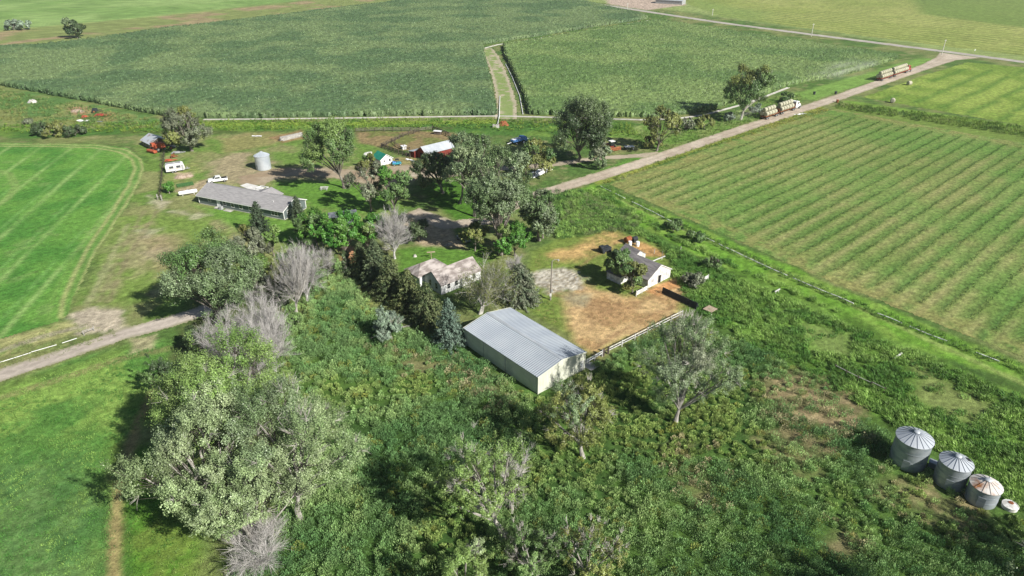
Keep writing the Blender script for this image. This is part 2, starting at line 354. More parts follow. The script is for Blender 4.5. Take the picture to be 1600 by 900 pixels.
# dry yard by the white barn
zone([(830, 392), (870, 375), (960, 358), (1030, 378), (1045, 400), (1060, 442), (1078, 470), (1066, 492), (925, 560), (900, 535), (830, 490), (815, 450)], (124, 146, 66), soft=1.2, amp=1.2)
zone([(850, 398), (900, 380), (955, 362), (985, 372), (950, 392), (900, 410)], (208, 174, 112), soft=1.8, amp=2, asc=4, c2=(150, 146, 78), c2w=nz(4, 33, .5, .66, .8))
zone([(980, 375), (1010, 380), (1040, 400), (1000, 398)], (200, 158, 100), soft=1, amp=1.2)
zone([(886, 465), (905, 440), (945, 452), (1000, 468), (1025, 445), (1058, 438), (1066, 470), (1060, 492), (930, 556), (905, 540), (885, 510)], (210, 178, 126), soft=1.6, amp=1.8, asc=4, c2=(184, 148, 100), c2w=nz(5, 34, .45, .62, .75))
zone([(1012, 455), (1050, 437), (1066, 446), (1030, 462)], (206, 152, 98), soft=.7, amp=.7)
zone([(900, 470), (960, 470), (990, 490), (930, 510)], (178, 142, 100), soft=2.5, amp=2, asc=3, k=.6)
zone([(828, 425), (880, 418), (915, 432), (905, 452), (860, 458), (832, 445)], (212, 206, 190), soft=1.2, amp=1.4, asc=2, seed=50, c2=(140, 130, 108), c2w=lambda x, y: (_hash(np.round(x * 2.2), np.round(y * 2.2), 3) > .6) * .75)
for p_ in ([(862, 452), (905, 462), (955, 476), (1005, 470), (1035, 452)], [(866, 460), (905, 470), (952, 484), (1000, 480)], [(900, 420), (935, 395), (975, 372)], [(930, 545), (965, 520), (1020, 492), (1050, 480)]): streak(p_, .7, (158, 124, 88), amp=.5, asc=2, k=.6)
zone([(885, 455), (920, 460), (915, 480), (888, 478)], (160, 160, 130), soft=1.5, amp=1.5, asc=2, k=.7)
# meadow bottom left
zone([(-300, 640), (0, 602), (150, 550), (270, 530), (260, 640), (185, 700), (165, 1000), (-300, 1000)], (98, 146, 64), soft=1.5, amp=2, c2=(144, 176, 82), c2w=nz(7, 35, .42, .62, .8))
zone([(-200, 720), (120, 720), (165, 800), (160, 1000), (-200, 1000)], (84, 128, 66), soft=5, amp=4, c2=(108, 144, 78), c2w=nz(4, 36, .4, .62, .8))
zone([(175, 690), (300, 700), (330, 1000), (205, 1000)], (118, 146, 60), soft=2, amp=1, c2=(96, 146, 48), c2w=nz(4, 37, .4, .6))
streak([(178, 1000), (178, 850), (186, 760), (215, 660), (250, 590)], 1.5, (172, 156, 104), amp=.3, k=.9)
streak([(198, 1000), (197, 880), (205, 800)], .7, (70, 116, 44), amp=.3, k=.8)
streak([(0, 622), (100, 590), (190, 560), (260, 545)], 2.0, (150, 146, 96), amp=.6, k=.7)
streak([(0, 606), (100, 578), (200, 543)], 2.2, (110, 140, 62), amp=.8, k=.7)
zone([(205, 530), (245, 522), (240, 545), (205, 552)], (190, 180, 140), soft=.8, amp=1, asc=2, k=.8)
zone([(115, 490), (150, 478), (200, 485), (190, 520), (120, 520)], (196, 184, 160), soft=1.2, amp=2, asc=3)
zone([(0, 530), (110, 500), (130, 515), (0, 560)], (172, 172, 112), soft=1, amp=.8, c2=(128, 150, 78), c2w=nz(4, 38, .4, .6))
streak([(0, 548), (70, 525), (125, 510)], 1.6, (168, 160, 140), amp=.5, k=.7)
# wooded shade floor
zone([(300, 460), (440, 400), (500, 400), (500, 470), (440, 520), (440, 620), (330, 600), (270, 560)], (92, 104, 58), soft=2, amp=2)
zone([(530, 385), (570, 385), (560, 412), (535, 410)], (200, 150, 110), soft=.8, amp=.6)
zone([(640, 330), (700, 345), (730, 390), (660, 385), (620, 365)], (190, 172, 140), soft=1.2, amp=1.2)
# verges along the roads
streak([(935, 285), (1000, 262), (1160, 207), (1280, 168)], 3.5, (152, 166, 70), amp=1, k=.8)
zone([(860, 300), (1000, 240), (1040, 235), (1000, 252), (870, 300)], (100, 146, 58), soft=1, amp=1)
zone([(990, 195), (1100, 188), (1240, 142), (1270, 150), (1160, 195), (1040, 235), (980, 215)], (112, 148, 64), soft=1.5, amp=2, c2=(138, 158, 88), c2w=nz(6, 39, .45, .6))
zone([(1235, 148), (1430, 92), (1470, 90), (1400, 115), (1270, 158)], (124, 162, 74), soft=1.5, amp=1.5)
zone([(1300, 165), (1600, 205), (1700, 220), (1700, 235), (1600, 224), (1300, 176)], (120, 146, 66), soft=1.5, amp=1)
streak([(1330, 160), (1600, 200), (1700, 216)], 6, (122, 158, 62), amp=1)
zone([(940, -8), (1060, -12), (1070, 8), (1010, 16), (950, 6)], (196, 176, 158), soft=3, amp=3)
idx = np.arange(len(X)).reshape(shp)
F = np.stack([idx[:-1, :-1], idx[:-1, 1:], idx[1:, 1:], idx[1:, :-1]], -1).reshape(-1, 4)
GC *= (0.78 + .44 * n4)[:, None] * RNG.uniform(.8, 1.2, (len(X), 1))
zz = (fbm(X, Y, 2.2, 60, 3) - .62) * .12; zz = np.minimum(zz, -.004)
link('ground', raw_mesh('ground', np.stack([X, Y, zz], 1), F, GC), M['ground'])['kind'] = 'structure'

# ------------------------------------------------------------------ sheets on the ground: fields, roads, yards
def sheet(name, pts, z, res, cfun, m, jag=.6, jsc=2.0, az=0.0, world=False, zfun=None):
    pg = np.array(pts, float) if world else gp(pts)
    c, s = math.cos(R(az)), math.sin(R(az)); rot = np.array([[c, s], [-s, c]]); q = pg @ rot.T
    xs = np.arange(q[:, 0].min(), q[:, 0].max() + res, res); ys = np.arange(q[:, 1].min(), q[:, 1].max() + res, res)
    U, V = np.meshgrid(xs, ys); x = U * c - V * s; y = U * s + V * c
    sdv = sdist(x, y, pg) + (fbm(x, y, jsc, 77, 3) - .5) * 2 * jag
    ok = sdv > 0; cell = ok[:-1, :-1] & ok[:-1, 1:] & ok[1:, 1:] & ok[1:, :-1]
    used = np.zeros(x.shape, bool)
    for a, b in ((slice(0, -1), slice(0, -1)), (slice(0, -1), slice(1, None)), (slice(1, None), slice(1, None)), (slice(1, None), slice(0, -1))): used[a, b] |= cell
    ids = np.full(x.shape, -1); ids[used] = np.arange(used.sum())
    F = np.stack([ids[:-1, :-1][cell], ids[:-1, 1:][cell], ids[1:, 1:][cell], ids[1:, :-1][cell]], -1)
    x, y, sv = x[used], y[used], sdv[used]
    z_ = np.full(x.shape, z) if zfun is None else zfun(x, y, sv)
    o = link(name, raw_mesh(name, np.stack([x, y, z_], 1), F, cfun(x, y, sv)), m); o['kind'] = 'structure'
    return o
ROW_AZ = 42.3
def c_alf(x, y, s):
    c = mix(P(84, 142, 56) + 0 * x[:, None], P(108, 160, 66) + 0 * x[:, None], sm(.35, .65, fbm(x, y, 9, 70)))
    p, k = rows(x, y, 100, 10.5, 3, .5); d = np.abs(p - .5) * 10.5
    ww = .5 + .45 * _hash(k, k * 0, 5)
    c = mix(c, P(158, 192, 110) + 0 * x[:, None], np.exp(-(d / ww) ** 2) * (.25 + .5 * sm(.3, .6, fbm(x, y, 14, 71))))
    d2 = np.abs(p - .74) * 10.5
    c = mix(c, P(122, 172, 88) + 0 * x[:, None], np.exp(-(d2 / .5) ** 2) * sm(.4, .65, fbm(x, y, 9, 72)) * .7)
    c = mix(c, P(128, 160, 88) + 0 * x[:, None], sm(.66, .76, fbm(x, y, 4, 73)) * .5)
    trk = gp([(-60, 227), (60, 227), (150, 229), (192, 236), (212, 248), (217, 262), (210, 285), (180, 335), (142, 392), (122, 435), (108, 470), (104, 492)])
    d = ldist(x, y, trk) + (fbm(x, y, 5, 74, 2) - .5) * .6
    c = mix(c, P(182, 182, 120) + 0 * x[:, None], (np.exp(-((d - 1.1) / .55) ** 2)) * .85)
    c = mix(c, P(110, 150, 70) + 0 * x[:, None], np.exp(-(d / 1.0) ** 4) * .45)
    c = mix(c, P(160, 170, 104) + 0 * x[:, None], np.exp(-((d - 3.2) / .5) ** 2) * .15)
    t2 = gp([(-20, 262), (15, 272), (25, 292), (10, 312), (-20, 330)])
    c = mix(c, P(140, 166, 92) + 0 * x[:, None], np.exp(-((ldist(x, y, t2) - .5) / .6) ** 2) * .7)
    return c * (.8 + .4 * _hash(np.round(x * 2), np.round(y * 2), 75))[:, None]
sheet('alfalfa_field', [(-260, 222), (0, 223), (150, 225), (200, 231), (222, 246), (228, 262), (222, 282), (190, 338), (152, 395), (130, 440), (112, 480), (104, 498), (0, 532), (-260, 610)], .012, .5, c_alf, M['field'], .5)
def c_hay(x, y, s):
    c = mix(P(112, 142, 66) + 0 * x[:, None], P(138, 152, 84) + 0 * x[:, None], sm(.35, .65, fbm(x, y, 30, 80)))
    p, k = rows(x, y, ROW_AZ, 4.6, 0, .3); near = sm(300, 120, y); pp = (p - .5) % 1.0
    alt = .55 + .45 * _hash(k + (p < .5), k * 0, 8)
    c = mix(c, P(88, 130, 60) + 0 * x[:, None], np.exp(-(((pp - .12) % 1.0) / .32) ** 2) * (.35 + .4 * near) * alt)
    c = mix(c, P(172, 164, 112) + 0 * x[:, None], np.exp(-((pp - .72) / .2) ** 2) * (.2 + .45 * near) * alt * sm(.25, .6, fbm(x, y, 9, 82)))
    c = mix(c, P(104, 152, 66) + 0 * x[:, None], sm(.45, .66, fbm(x, y, 16, 85)) * .4)
    c = mix(c, P(150, 148, 88) + 0 * x[:, None], sm(9, 3, s) * sm(.35, .6, fbm(x, y, 3, 83)) * .7)
    return c * (.68 + .64 * _hash(np.round(x * 2), np.round(y * 2), 84))[:, None]
sheet('hay_field', [(950, 288), (1000, 270), (1100, 234), (1220, 192), (1305, 170), (1600, 224), (1900, 278), (1900, 700), (1600, 560), (1300, 442), (1100, 354)], .016, .5, c_hay, M['field'], .6)
def c_hay2(x, y, s):
    c = mix(P(122, 152, 60) + 0 * x[:, None], P(150, 172, 78) + 0 * x[:, None], sm(.35, .65, fbm(x, y, 14, 90)))
    p, k = rows(x, y, ROW_AZ, 11, 2, 3.0)
    c = mix(c, P(92, 132, 50) + 0 * x[:, None], sm(.3, 0, np.abs(p - .5)) * sm(.35, .6, fbm(x, y, 14, 91)) * .8)
    return c * (.75 + .5 * _hash(np.round(x * 1.2), np.round(y * 1.2), 92))[:, None]
sheet('far_hay_field', [(1345, 152), (1440, 118), (1510, 97), (1600, 105), (1800, 130), (1800, 228), (1600, 197)], .016, .9, c_hay2, M['field'], .6)
def c_hay3(x, y, s):
    c = mix(P(156, 168, 88) + 0 * x[:, None], P(170, 176, 100) + 0 * x[:, None], sm(.35, .65, fbm(x, y, 40, 93)))
    p, k = rows(x, y, -53, 9, 2, 2.0)
    c = mix(c, P(122, 142, 66) + 0 * x[:, None], sm(.36, .08, np.abs(p - .5)) * (.4 + .6 * sm(.3, .6, fbm(x, y, 30, 94))))
    g = gp([(1390, -60), (1440, 22), (1560, 38), (1800, 66), (2400, 100), (2400, -60)])
    c = mix(c, P(112, 142, 66) + 0 * x[:, None], sm(-8, 8, sdist(x, y, g)) * .75)
    q = gp([(1085, 0), (1200, 20), (1180, 40), (1060, 20)])
    c = mix(c, P(128, 158, 80) + 0 * x[:, None], sm(-20, 15, sdist(x, y, q)) * .6)
    return c * (.78 + .44 * _hash(np.round(x * .5), np.round(y * .5), 95))[:, None]
sheet('stubble_field', [(1075, 8), (1130, 27), (1300, 50), (1480, 73), (1600, 88), (2200, 165), (2600, 100), (2600, -55), (1010, -55)], .016, 2.2, c_hay3, M['field'], 2.0, 8)
def c_road(a, b, edge=(150, 150, 110), wt=6.5, tracks=True):
    def f(x, y, s):
        c = mix(P(*a) + 0 * x[:, None], P(*b) + 0 * x[:, None], sm(.35, .65, fbm(x, y, 5, 97))) * (.88 + .24 * _hash(np.round(x * 2), np.round(y * 2), 96))[:, None]
        if tracks: c = c * (1 - .13 * np.exp(-((s - wt * .5) / .5) ** 2) - .06 * np.exp(-((s - wt * .2) / .4) ** 2))[:, None]
        return mix(c, P(*edge) + 0 * x[:, None], sm(1.3, .1, s + (fbm(x, y, 2, 66, 2) - .5)) * .8)
    return f
def ribbon(pl, w):                  # polyline (world) -> polygon
    pl = np.array(pl, float); n = len(pl); L = []; Rr = []
    ws = w if hasattr(w, '__len__') else [w] * n
    for i in range(n):
        d = pl[min(i + 1, n - 1)] - pl[max(i - 1, 0)]; d = d / np.linalg.norm(d); nn = np.array([-d[1], d[0]])
        L.append(pl[i] + nn * ws[i] / 2); Rr.append(pl[i] - nn * ws[i] / 2)
    return L + Rr[::-1]
g_road = gp([(640, 330), (700, 352), (760, 345), (800, 322), (850, 302), (1000, 255.5), (1160, 201.5), (1300, 155.5), (1400, 120.5), (1450, 103), (1478, 92), (1500, 86)])
sheet('gravel_road', ribbon(g_road, [7, 7, 6, 6, 6.2, 6.4, 6.4, 6.6, 6.8, 7.5, 11, 22]), .030, .45, c_road((196, 180, 160), (212, 198, 178), wt=6.4), M['gravel'], .35, 2.0, az=42, world=True)
c_line = gp([(820, -12), (900, 1), (1000, 16.5), (1130, 36), (1300, 58), (1480, 81), (1600, 97), (1800, 124), (2300, 190)])
sheet('county_road', ribbon(c_line, 8.2), .024, 1.0, c_road((186, 180, 170), (200, 194, 184), wt=8), M['gravel'], .3, 4.0, az=-54, world=True)
lane = gp([(-120, 625), (0, 586), (100, 554), (190, 523), (260, 504), (300, 492), (345, 474), (372, 458)])
sheet('farm_lane', ribbon(lane, [5, 5, 5, 5, 5.4, 5, 4.6, 4]), .028, .4, c_road((196, 184, 170), (208, 196, 182), wt=5), M['gravel'], .35, 2.0, world=True)
drive = gp([(1035, 241), (1000, 243.5), (950, 246), (900, 252), (860, 258), (800, 262), (740, 266), (690, 272), (640, 270)])
sheet('farm_driveway', ribbon(drive, [7, 4.6, 4.2, 4.2, 4.5, 5, 6, 8, 8]), .026, .5, c_road((190, 176, 152), (204, 190, 166), wt=4.5), M['gravel'], .5, 2.0, world=True)
sheet('dirt_yard', [(366, 285), (372, 276), (400, 268), (440, 262), (520, 262), (560, 266), (640, 256), (668, 262), (690, 275), (640, 283), (600, 300), (560, 286), (520, 279), (455, 276), (425, 282), (414, 292), (385, 290)], .020, .5, c_road((184, 168, 142), (170, 150, 122), tracks=False), M['gravel'], 1.0, 3)
trk = gp([(790, 186), (792, 165), (786, 135), (776, 105), (765, 85), (760, 75)])
def c_trk(x, y, s):
    c = mix(P(198, 186, 160) + 0 * x[:, None], P(184, 174, 146) + 0 * x[:, None], sm(.35, .65, fbm(x, y, 4, 98)))
    return mix(c, P(132, 160, 80) + 0 * x[:, None], sm(.3, .5, fbm(x, y, 3.5, 99)) * sm(1.3, 2.1, s) * .85)
sheet('dirt_track', ribbon(trk, [9, 9, 8.5, 8.5, 9, 7]), .018, .6, c_trk, M['gravel'], .8, 3, world=True)
m = MB(); m.prism([at(375, 290.5, -.05), at(386, 286.5, -.05), at(414, 293.5, -.05), at(402, 301, -.05)][::-1], (0, 0, .10)); link_ = m.build('concrete_driveway', mat('bright_concrete', (.62, .61, .58), (.74, .73, .70), .4, .9), None); link_['kind'] = 'structure'
# concrete irrigation ditch: two low lips and a wet channel between the corn and the yards
def ditch(pl, nm):
    a = gp(pl); lip = MB(); n = len(a)
    for o0, o1, h in ((-.55, -.38, .2), (.38, .55, .2), (-.38, .38, .03)):
        L, Q = [], []
        for i in range(n):
            d = a[min(i + 1, n - 1)] - a[max(i - 1, 0)]; d /= np.linalg.norm(d); nn = np.array([-d[1], d[0]])
            L.append(a[i] + nn * o0); Q.append(a[i] + nn * o1)
        for i in range(n - 1):
            lip.prism([(*L[i], 0.0), (*L[i + 1], 0.0), (*Q[i + 1], 0.0), (*Q[i], 0.0)], (0, 0, h))
    o = lip.build(nm, M['concrete_pale']); o['kind'] = 'structure'
M['concrete_pale'] = mat('pale_concrete', (.40, .385, .355), (.54, .52, .49), .4, .9)
ditch([(318, 187), (420, 186.3), (560, 184.5), (700, 182.5), (780, 181.6), (880, 184), (1000, 187.5), (1055, 186), (1100, 180), (1170, 161), (1232, 137)], 'irrigation_ditch')
ditch([(755, 76), (778, 70), (860, 57.5), (950, 42.5), (1020, 31)], 'irrigation_ditch')

# ------------------------------------------------------------------ standing corn: a rough canopy on rows, with leafy edges
def corn(pts, label, res, ca, cb, az, seed, furrow=None):
    pg = gp(pts); c, s = math.cos(R(az)), math.sin(R(az)); q = pg @ np.array([[c, -s], [s, c]])
    xs = np.arange(q[:, 0].min(), q[:, 0].max() + res, res); ys = np.arange(q[:, 1].min(), q[:, 1].max() + res, res)
    U, V = np.meshgrid(xs, ys); r = np.random.default_rng(seed)
    U = U + r.uniform(-.3, .3, U.shape) * res; V = V + r.uniform(-.3, .3, U.shape) * res
    x = U * c - V * s; y = U * s + V * c
    ok = sdist(x, y, pg) + (fbm(x, y, 2.5, seed, 3) - .5) * 1.8 > 0
    cell = ok[:-1, :-1] & ok[:-1, 1:] & ok[1:, 1:] & ok[1:, :-1]
    used = np.zeros(x.shape, bool)
    for a, b in ((slice(0, -1), slice(0, -1)), (slice(0, -1), slice(1, None)), (slice(1, None), slice(1, None)), (slice(1, None), slice(0, -1))): used[a, b] |= cell
    ids = np.full(x.shape, -1); ids[used] = np.arange(used.sum()); n = used.sum()
    z = 2.0 + r.uniform(-.42, .42, x.shape) + .7 * (fbm(x, y, 30, seed + 1, 3) - .5)
    if furrow is not None:
        m = furrow(x, y); p, k = rows(x, y, -38, 5.5, 0, 5.0, seed)
        z = z - 1.1 * m * np.exp(-(np.abs(p - .5) * 5.5 / .9) ** 2)
    F = np.stack([ids[:-1, :-1][cell], ids[:-1, 1:][cell], ids[1:, 1:][cell], ids[1:, :-1][cell]], -1)
    T = np.stack([x[used], y[used], z[used]], 1); B = T.copy(); B[:, 2] = 0.02
    pad = np.pad(cell, 1); W_ = []
    inn = pad[1:-1, 1:-1]
    for dy_, dx_, a, b in ((-1, 0, (0, 0), (0, 1)), (1, 0, (1, 1), (1, 0)), (0, -1, (1, 0), (0, 0)), (0, 1, (0, 1), (1, 1))):
        e = inn & ~pad[1 + dy_:pad.shape[0] - 1 + dy_, 1 + dx_:pad.shape[1] - 1 + dx_]
        J, I = np.nonzero(e)
        va = ids[J + a[0], I + a[1]]; vb = ids[J + b[0], I + b[1]]
        W_.append(np.stack([va, va + n, vb + n, vb], -1))
    Wl = np.concatenate(W_)
    col = mix(P(*ca) + 0 * T[:, :1], P(*cb) + 0 * T[:, :1], sm(.34, .66, fbm(T[:, 0], T[:, 1], 22, seed + 3)))
    col = col * (.66 + .68 * r.random(n))[:, None]
    # leaf blades: standing along the edges and sprinkled over the canopy
    edge = np.unique(Wl[:, [0, 3]]); pick = np.concatenate([np.repeat(edge, 7), np.nonzero(r.random(n) < .8)[0]])
    m = len(pick); ne = len(edge) * 7
    zt = T[pick, 2] + r.uniform(-.1, .5, m); zt[:ne] = T[pick[:ne], 2] * r.uniform(.35, 1.15, ne)
    cx = T[pick, 0] + r.uniform(-.55, .55, m); cy = T[pick, 1] + r.uniform(-.55, .55, m)
    a = r.uniform(0, 2 * np.pi, m); L = r.uniform(.35, .75, m); w = r.uniform(.10, .2, m)
    tri = np.zeros((m, 3, 3)); ux, uy = np.cos(a), np.sin(a)
    tri[:, 0] = np.stack([cx - uy * w, cy + ux * w, zt - .45], 1); tri[:, 1] = np.stack([cx + uy * w, cy - ux * w, zt - .45], 1)
    tri[:, 2] = np.stack([cx + ux * L * .6, cy + uy * L * .6, zt + L * .35], 1)
    # merge as quads (degenerate-free: the tip is a short edge)
    tip2 = tri[:, 2] + np.stack([-uy * .03, ux * .03, 0 * a], 1); quad = np.stack([tri[:, 0], tri[:, 1], tri[:, 2], tip2], 1)
    V_ = np.concatenate([T, B, quad.reshape(-1, 3)]); o = 2 * n
    Fq = np.arange(m * 4).reshape(m, 4) + o
    lc = np.repeat(col[pick] * r.uniform(.8, 1.35, m)[:, None], 4, 0)
    ob = link('corn_field', raw_mesh('corn_field', V_, np.concatenate([F, Wl, Fq]), np.concatenate([col, col * .8, lc])), M['corn'])
    return tag(ob, label, 'corn field', None, 'stuff')
fur = lambda x, y: sm(-8, 8, sdist(x, y, gp([(55, 75), (150, 60), (290, 45), (400, 60), (350, 88), (240, 95), (150, 85)]))) * sm(.3, .55, fbm(x, y, 18, 130))
corn([(-260, 108), (-120, 88), (0, 76), (57, 74), (140, 64), (250, 48), (400, 31), (500, 18), (600, 7), (640, -1), (800, -20), (880, -4), (1000, 24), (1012, 30), (940, 41), (850, 56), (755, 70), (758, 95), (768, 130), (777, 181), (700, 181), (560, 182.5), (420, 184.5), (330, 185), (262, 183), (130, 158), (0, 134), (-120, 110)],
     'tall dark green corn field with its leafy front edge along the white irrigation ditch, left of the dirt track', .85, (102, 132, 86), (130, 154, 100), -4, 11, fur)
corn([(786, 73), (860, 61), (950, 46), (1024, 34), (1130, 50), (1300, 75), (1405, 91), (1398, 95), (1330, 116), (1235, 134), (1170, 157), (1100, 175), (1055, 181), (1000, 184), (880, 181), (826, 180), (818, 150), (804, 118), (790, 90)],
     'lighter green corn field between the dirt track and the gravel road, in front of the county road', .8, (114, 146, 82), (138, 164, 96), 10, 12)

# ------------------------------------------------------------------ scatter of small plants
def clumps(name, label, cx, cy, h, rad, per, lsz, cols, m, cat=None, upr=.5, seed=1, zb=0.0, blades=False, lw=.34):
    r = np.random.default_rng(seed); n = len(cx); N = n * per
    ci = np.repeat(np.arange(n), per)
    a = r.uniform(0, 2 * np.pi, N); rr = np.sqrt(r.random(N)) * rad[ci]; hz = r.random(N) ** .7
    dome = np.sqrt(np.maximum(0, 1 - (rr / (rad[ci] + 1e-6)) ** 2) * .8 + .2)
    px = cx[ci] + np.cos(a) * rr; py = cy[ci] + np.sin(a) * rr; pz = zb + hz * h[ci] * dome
    th = r.uniform(0, 2 * np.pi, N); s = lsz * r.uniform(.6, 1.4, N)
    d = np.stack([np.cos(th) * (1 - upr) + np.cos(a) * .3, np.sin(th) * (1 - upr) + np.sin(a) * .3, upr + .3 * r.random(N)], 1)
    d /= np.linalg.norm(d, axis=1)[:, None]
    e = np.stack([-np.sin(th), np.cos(th), .4 * r.uniform(-1, 1, N)], 1); e -= d * (e * d).sum(1)[:, None]; e /= np.linalg.norm(e, axis=1)[:, None]
    if blades: d[:, 0] -= .35; d[:, 1] += .1; d /= np.linalg.norm(d, axis=1)[:, None]   # leaning with the wind
    p = np.stack([px, py, pz], 1); L = s[:, None]
    if blades:
        wv = e * (L * .12); q = np.stack([p - wv, p + wv, p + d * L + wv * .15, p + d * L - wv * .15], 1)
    else:
        q = np.stack([p, p + d * L * .5 + e * L * lw, p + d * L, p + d * L * .5 - e * L * lw], 1)
    cc = (cols * r.uniform(.72, 1.3, (n, 1)))[ci] * r.uniform(.6, 1.5, N)[:, None]
    ob = link(name, raw_mesh(name, q.reshape(-1, 3), np.arange(N * 4).reshape(N, 4), np.repeat(cc, 4, 0)), m)
    return tag(ob, label, cat, None, 'stuff')
def spread_pts(pts, dens, seed, edge=1.0):
    pg = gp(pts); r = np.random.default_rng(seed); lo, hi = pg.min(0), pg.max(0)
    n = int((hi - lo).prod() * dens); x = r.uniform(lo[0], hi[0], n); y = r.uniform(lo[1], hi[1], n)
    k = sdist(x, y, pg) + (fbm(x, y, 3, seed, 2) - .5) * 2 * edge > 0
    return x[k], y[k], r
BARE = [gp(p) for p in ([(1190, 605), (1250, 585), (1340, 625), (1350, 675), (1290, 690), (1230, 650)], [(1180, 690), (1260, 665), (1310, 700), (1250, 735)], [(1365, 735), (1470, 762), (1560, 800), (1480, 815), (1390, 780)], [(1290, 825), (1335, 832), (1328, 875), (1292, 855)], [(1060, 752), (1115, 762), (1090, 795)])]
def bare(x, y):
    w = np.zeros(x.shape)
    for b in BARE: w = np.maximum(w, sm(-1.5, 1.5, sdist(x, y, b) + (fbm(x, y, 2.5, 41, 3) - .5) * 5))
    return w
WEED = [(440, 462), (470, 436), (540, 418), (556, 440), (600, 490), (650, 526), (722, 552), (838, 622), (925, 574), (1072, 500), (1150, 535), (1290, 600), (1385, 690), (1470, 752), (1580, 805), (1760, 860), (1900, 1010), (300, 1010), (430, 820), (440, 600)]
x, y, r = spread_pts(WEED, 1.25, 201)
k = r.random(len(x)) > bare(x, y) * (.35 + .6 * sm(.4, .6, fbm(x, y, 1.6, 46))); x, y = x[k], y[k]
u = fbm(x, y, 5, 202); v = fbm(x, y, 1.8, 203)
cl = mix(P(122, 166, 98) + 0 * x[:, None], P(164, 196, 122) + 0 * x[:, None], sm(.3, .7, u))
cl = mix(cl, P(170, 194, 122) + 0 * x[:, None], sm(.58, .72, v) * .6)
dry = np.zeros(x.shape)
for b in ([(700, 570), (740, 585), (800, 630), (770, 640), (720, 605)], [(590, 545), (650, 545), (700, 575), (640, 580)], [(1190, 590), (1360, 620), (1350, 690), (1200, 680)], [(1360, 730), (1560, 790), (1480, 830), (1380, 790)], [(1050, 690), (1120, 700), (1110, 790), (1050, 770)], [(1280, 815), (1340, 830), (1330, 880), (1290, 870)]):
    dry = np.maximum(dry, sm(-3, 2, sdist(x, y, gp(b))))
pt = fbm(x, y, 13, 206, 3); cl = mix(cl, P(168, 188, 96) + 0 * x[:, None], sm(.52, .66, pt) * .65); cl = mix(cl, P(92, 140, 84) + 0 * x[:, None], sm(.46, .34, pt) * .6); cl = cl * 1.08
cl = mix(cl, P(206, 190, 150) + 0 * x[:, None], (dry * .34 > r.random(len(x))) * .8)
cl = mix(cl, P(160, 160, 70) + 0 * x[:, None], (r.random(len(x)) < .05) * .7)
clumps('weeds', 'dense knee high green weeds covering the rough ground around the steel shed', x, y, r.uniform(.5, 1.15, len(x)) * (.35 + .8 * u + .6 * sm(.35, .65, v)) * (.6 + .75 * sm(.6, .4, pt)) * np.where(r.random(len(x)) < .06, 1.7, 1.0), r.uniform(.34, .85, len(x)) * (.75 + .45 * sm(.6, .4, pt)), 120, .24, cl, M['leaf'], 'weeds', .95, 204, lw=.17)
# lush tall grass between the hay field and the barn
LUSH = [(905, 300), (935, 296), (1060, 372), (1300, 485), (1600, 622), (1800, 700), (1800, 850), (1580, 790), (1455, 700), (1390, 660), (1290, 600), (1140, 520), (1100, 490), (1075, 470), (1050, 425), (1040, 390), (1000, 370), (960, 356), (870, 374), (850, 345), (860, 310)]
x, y, r = spread_pts(LUSH, 1.1, 211)
HOL = [gp([(1250, 505), (1330, 520), (1335, 562), (1270, 552)]), gp([(1420, 560), (1560, 640), (1520, 672), (1425, 620)]), gp([(985, 372), (1018, 380), (1052, 410), (1012, 402)])]
k = np.ones(len(x), bool)
for b in HOL: k &= ~((sdist(x, y, b) + (fbm(x, y, 3, 42, 2) - .5) * 3 > 0) & (r.random(len(x)) < .88))
k &= ~(ldist(x, y, gp([(910, 300), (1060, 385), (1300, 492), (1600, 615)])) < 1.6)
x, y = x[k], y[k]; u = fbm(x, y, 6, 212)
cl = mix(P(96, 146, 60) + 0 * x[:, None], P(152, 190, 92) + 0 * x[:, None], sm(.3, .7, u))
clumps('tall_grass', 'lush tall green grass in the strip beside the mown hay field', x, y, r.uniform(.4, 1.0, len(x)) * (.5 + .9 * u), r.uniform(.45, .95, len(x)), 80, .36, cl, M['grass'], 'grass', .6, 213, blades=True)
x, y, r = spread_pts([(845, 300), (905, 296), (1010, 345), (985, 362), (870, 376), (850, 345)], 1.2, 215)
cl = mix(P(130, 146, 92) + 0 * x[:, None], P(84, 126, 60) + 0 * x[:, None], sm(.4, .6, fbm(x, y, 5, 216)))
clumps('tall_grass', 'pale seeding tall grass beside the gravel road, above the dry yard', x, y, r.uniform(.5, 1.1, len(x)), r.uniform(.3, .6, len(x)), 30, .3, cl, M['grass'], 'grass', .6, 217, blades=True)
# regrowth along the mown rows of the hay field
HF = gp([(960, 288), (1000, 273), (1100, 238), (1220, 196), (1300, 174), (1600, 228), (1900, 284), (1900, 690), (1600, 550), (1300, 432), (1100, 346)])
r = np.random.default_rng(221); nx, ny = -math.sin(R(ROW_AZ)), math.cos(R(ROW_AZ)); px_, py_ = ny, -nx
lo = min((HF @ np.array([nx, ny]))); hi = max((HF @ np.array([nx, ny]))); tl = (HF @ np.array([px_, py_])).min(); th_ = (HF @ np.array([px_, py_])).max()
K = np.arange(math.floor(lo / 4.6), math.ceil(hi / 4.6)); xs, ys = [], []
for k in K:
    t = np.arange(tl, th_, .55); t = t + r.uniform(-.3, .3, len(t)); o = (k + .5) * 4.6 + r.normal(0, .2, len(t))
    xx = o * nx + t * px_; yy = o * ny + t * py_
    o = o - .3 * (fbm(xx, yy, 25, 5, 2) - .5); xs.append(o * nx + t * px_); ys.append(o * ny + t * py_)
x = np.concatenate(xs); y = np.concatenate(ys); k = (sdist(x, y, HF) > 3) & (r.random(len(x)) < .65 + .35 * sm(.3, .55, fbm(x, y, 9, 222))); x, y = x[k], y[k]
cl = mix(P(60, 96, 38) + 0 * x[:, None], P(92, 128, 54) + 0 * x[:, None], r.random(len(x)))
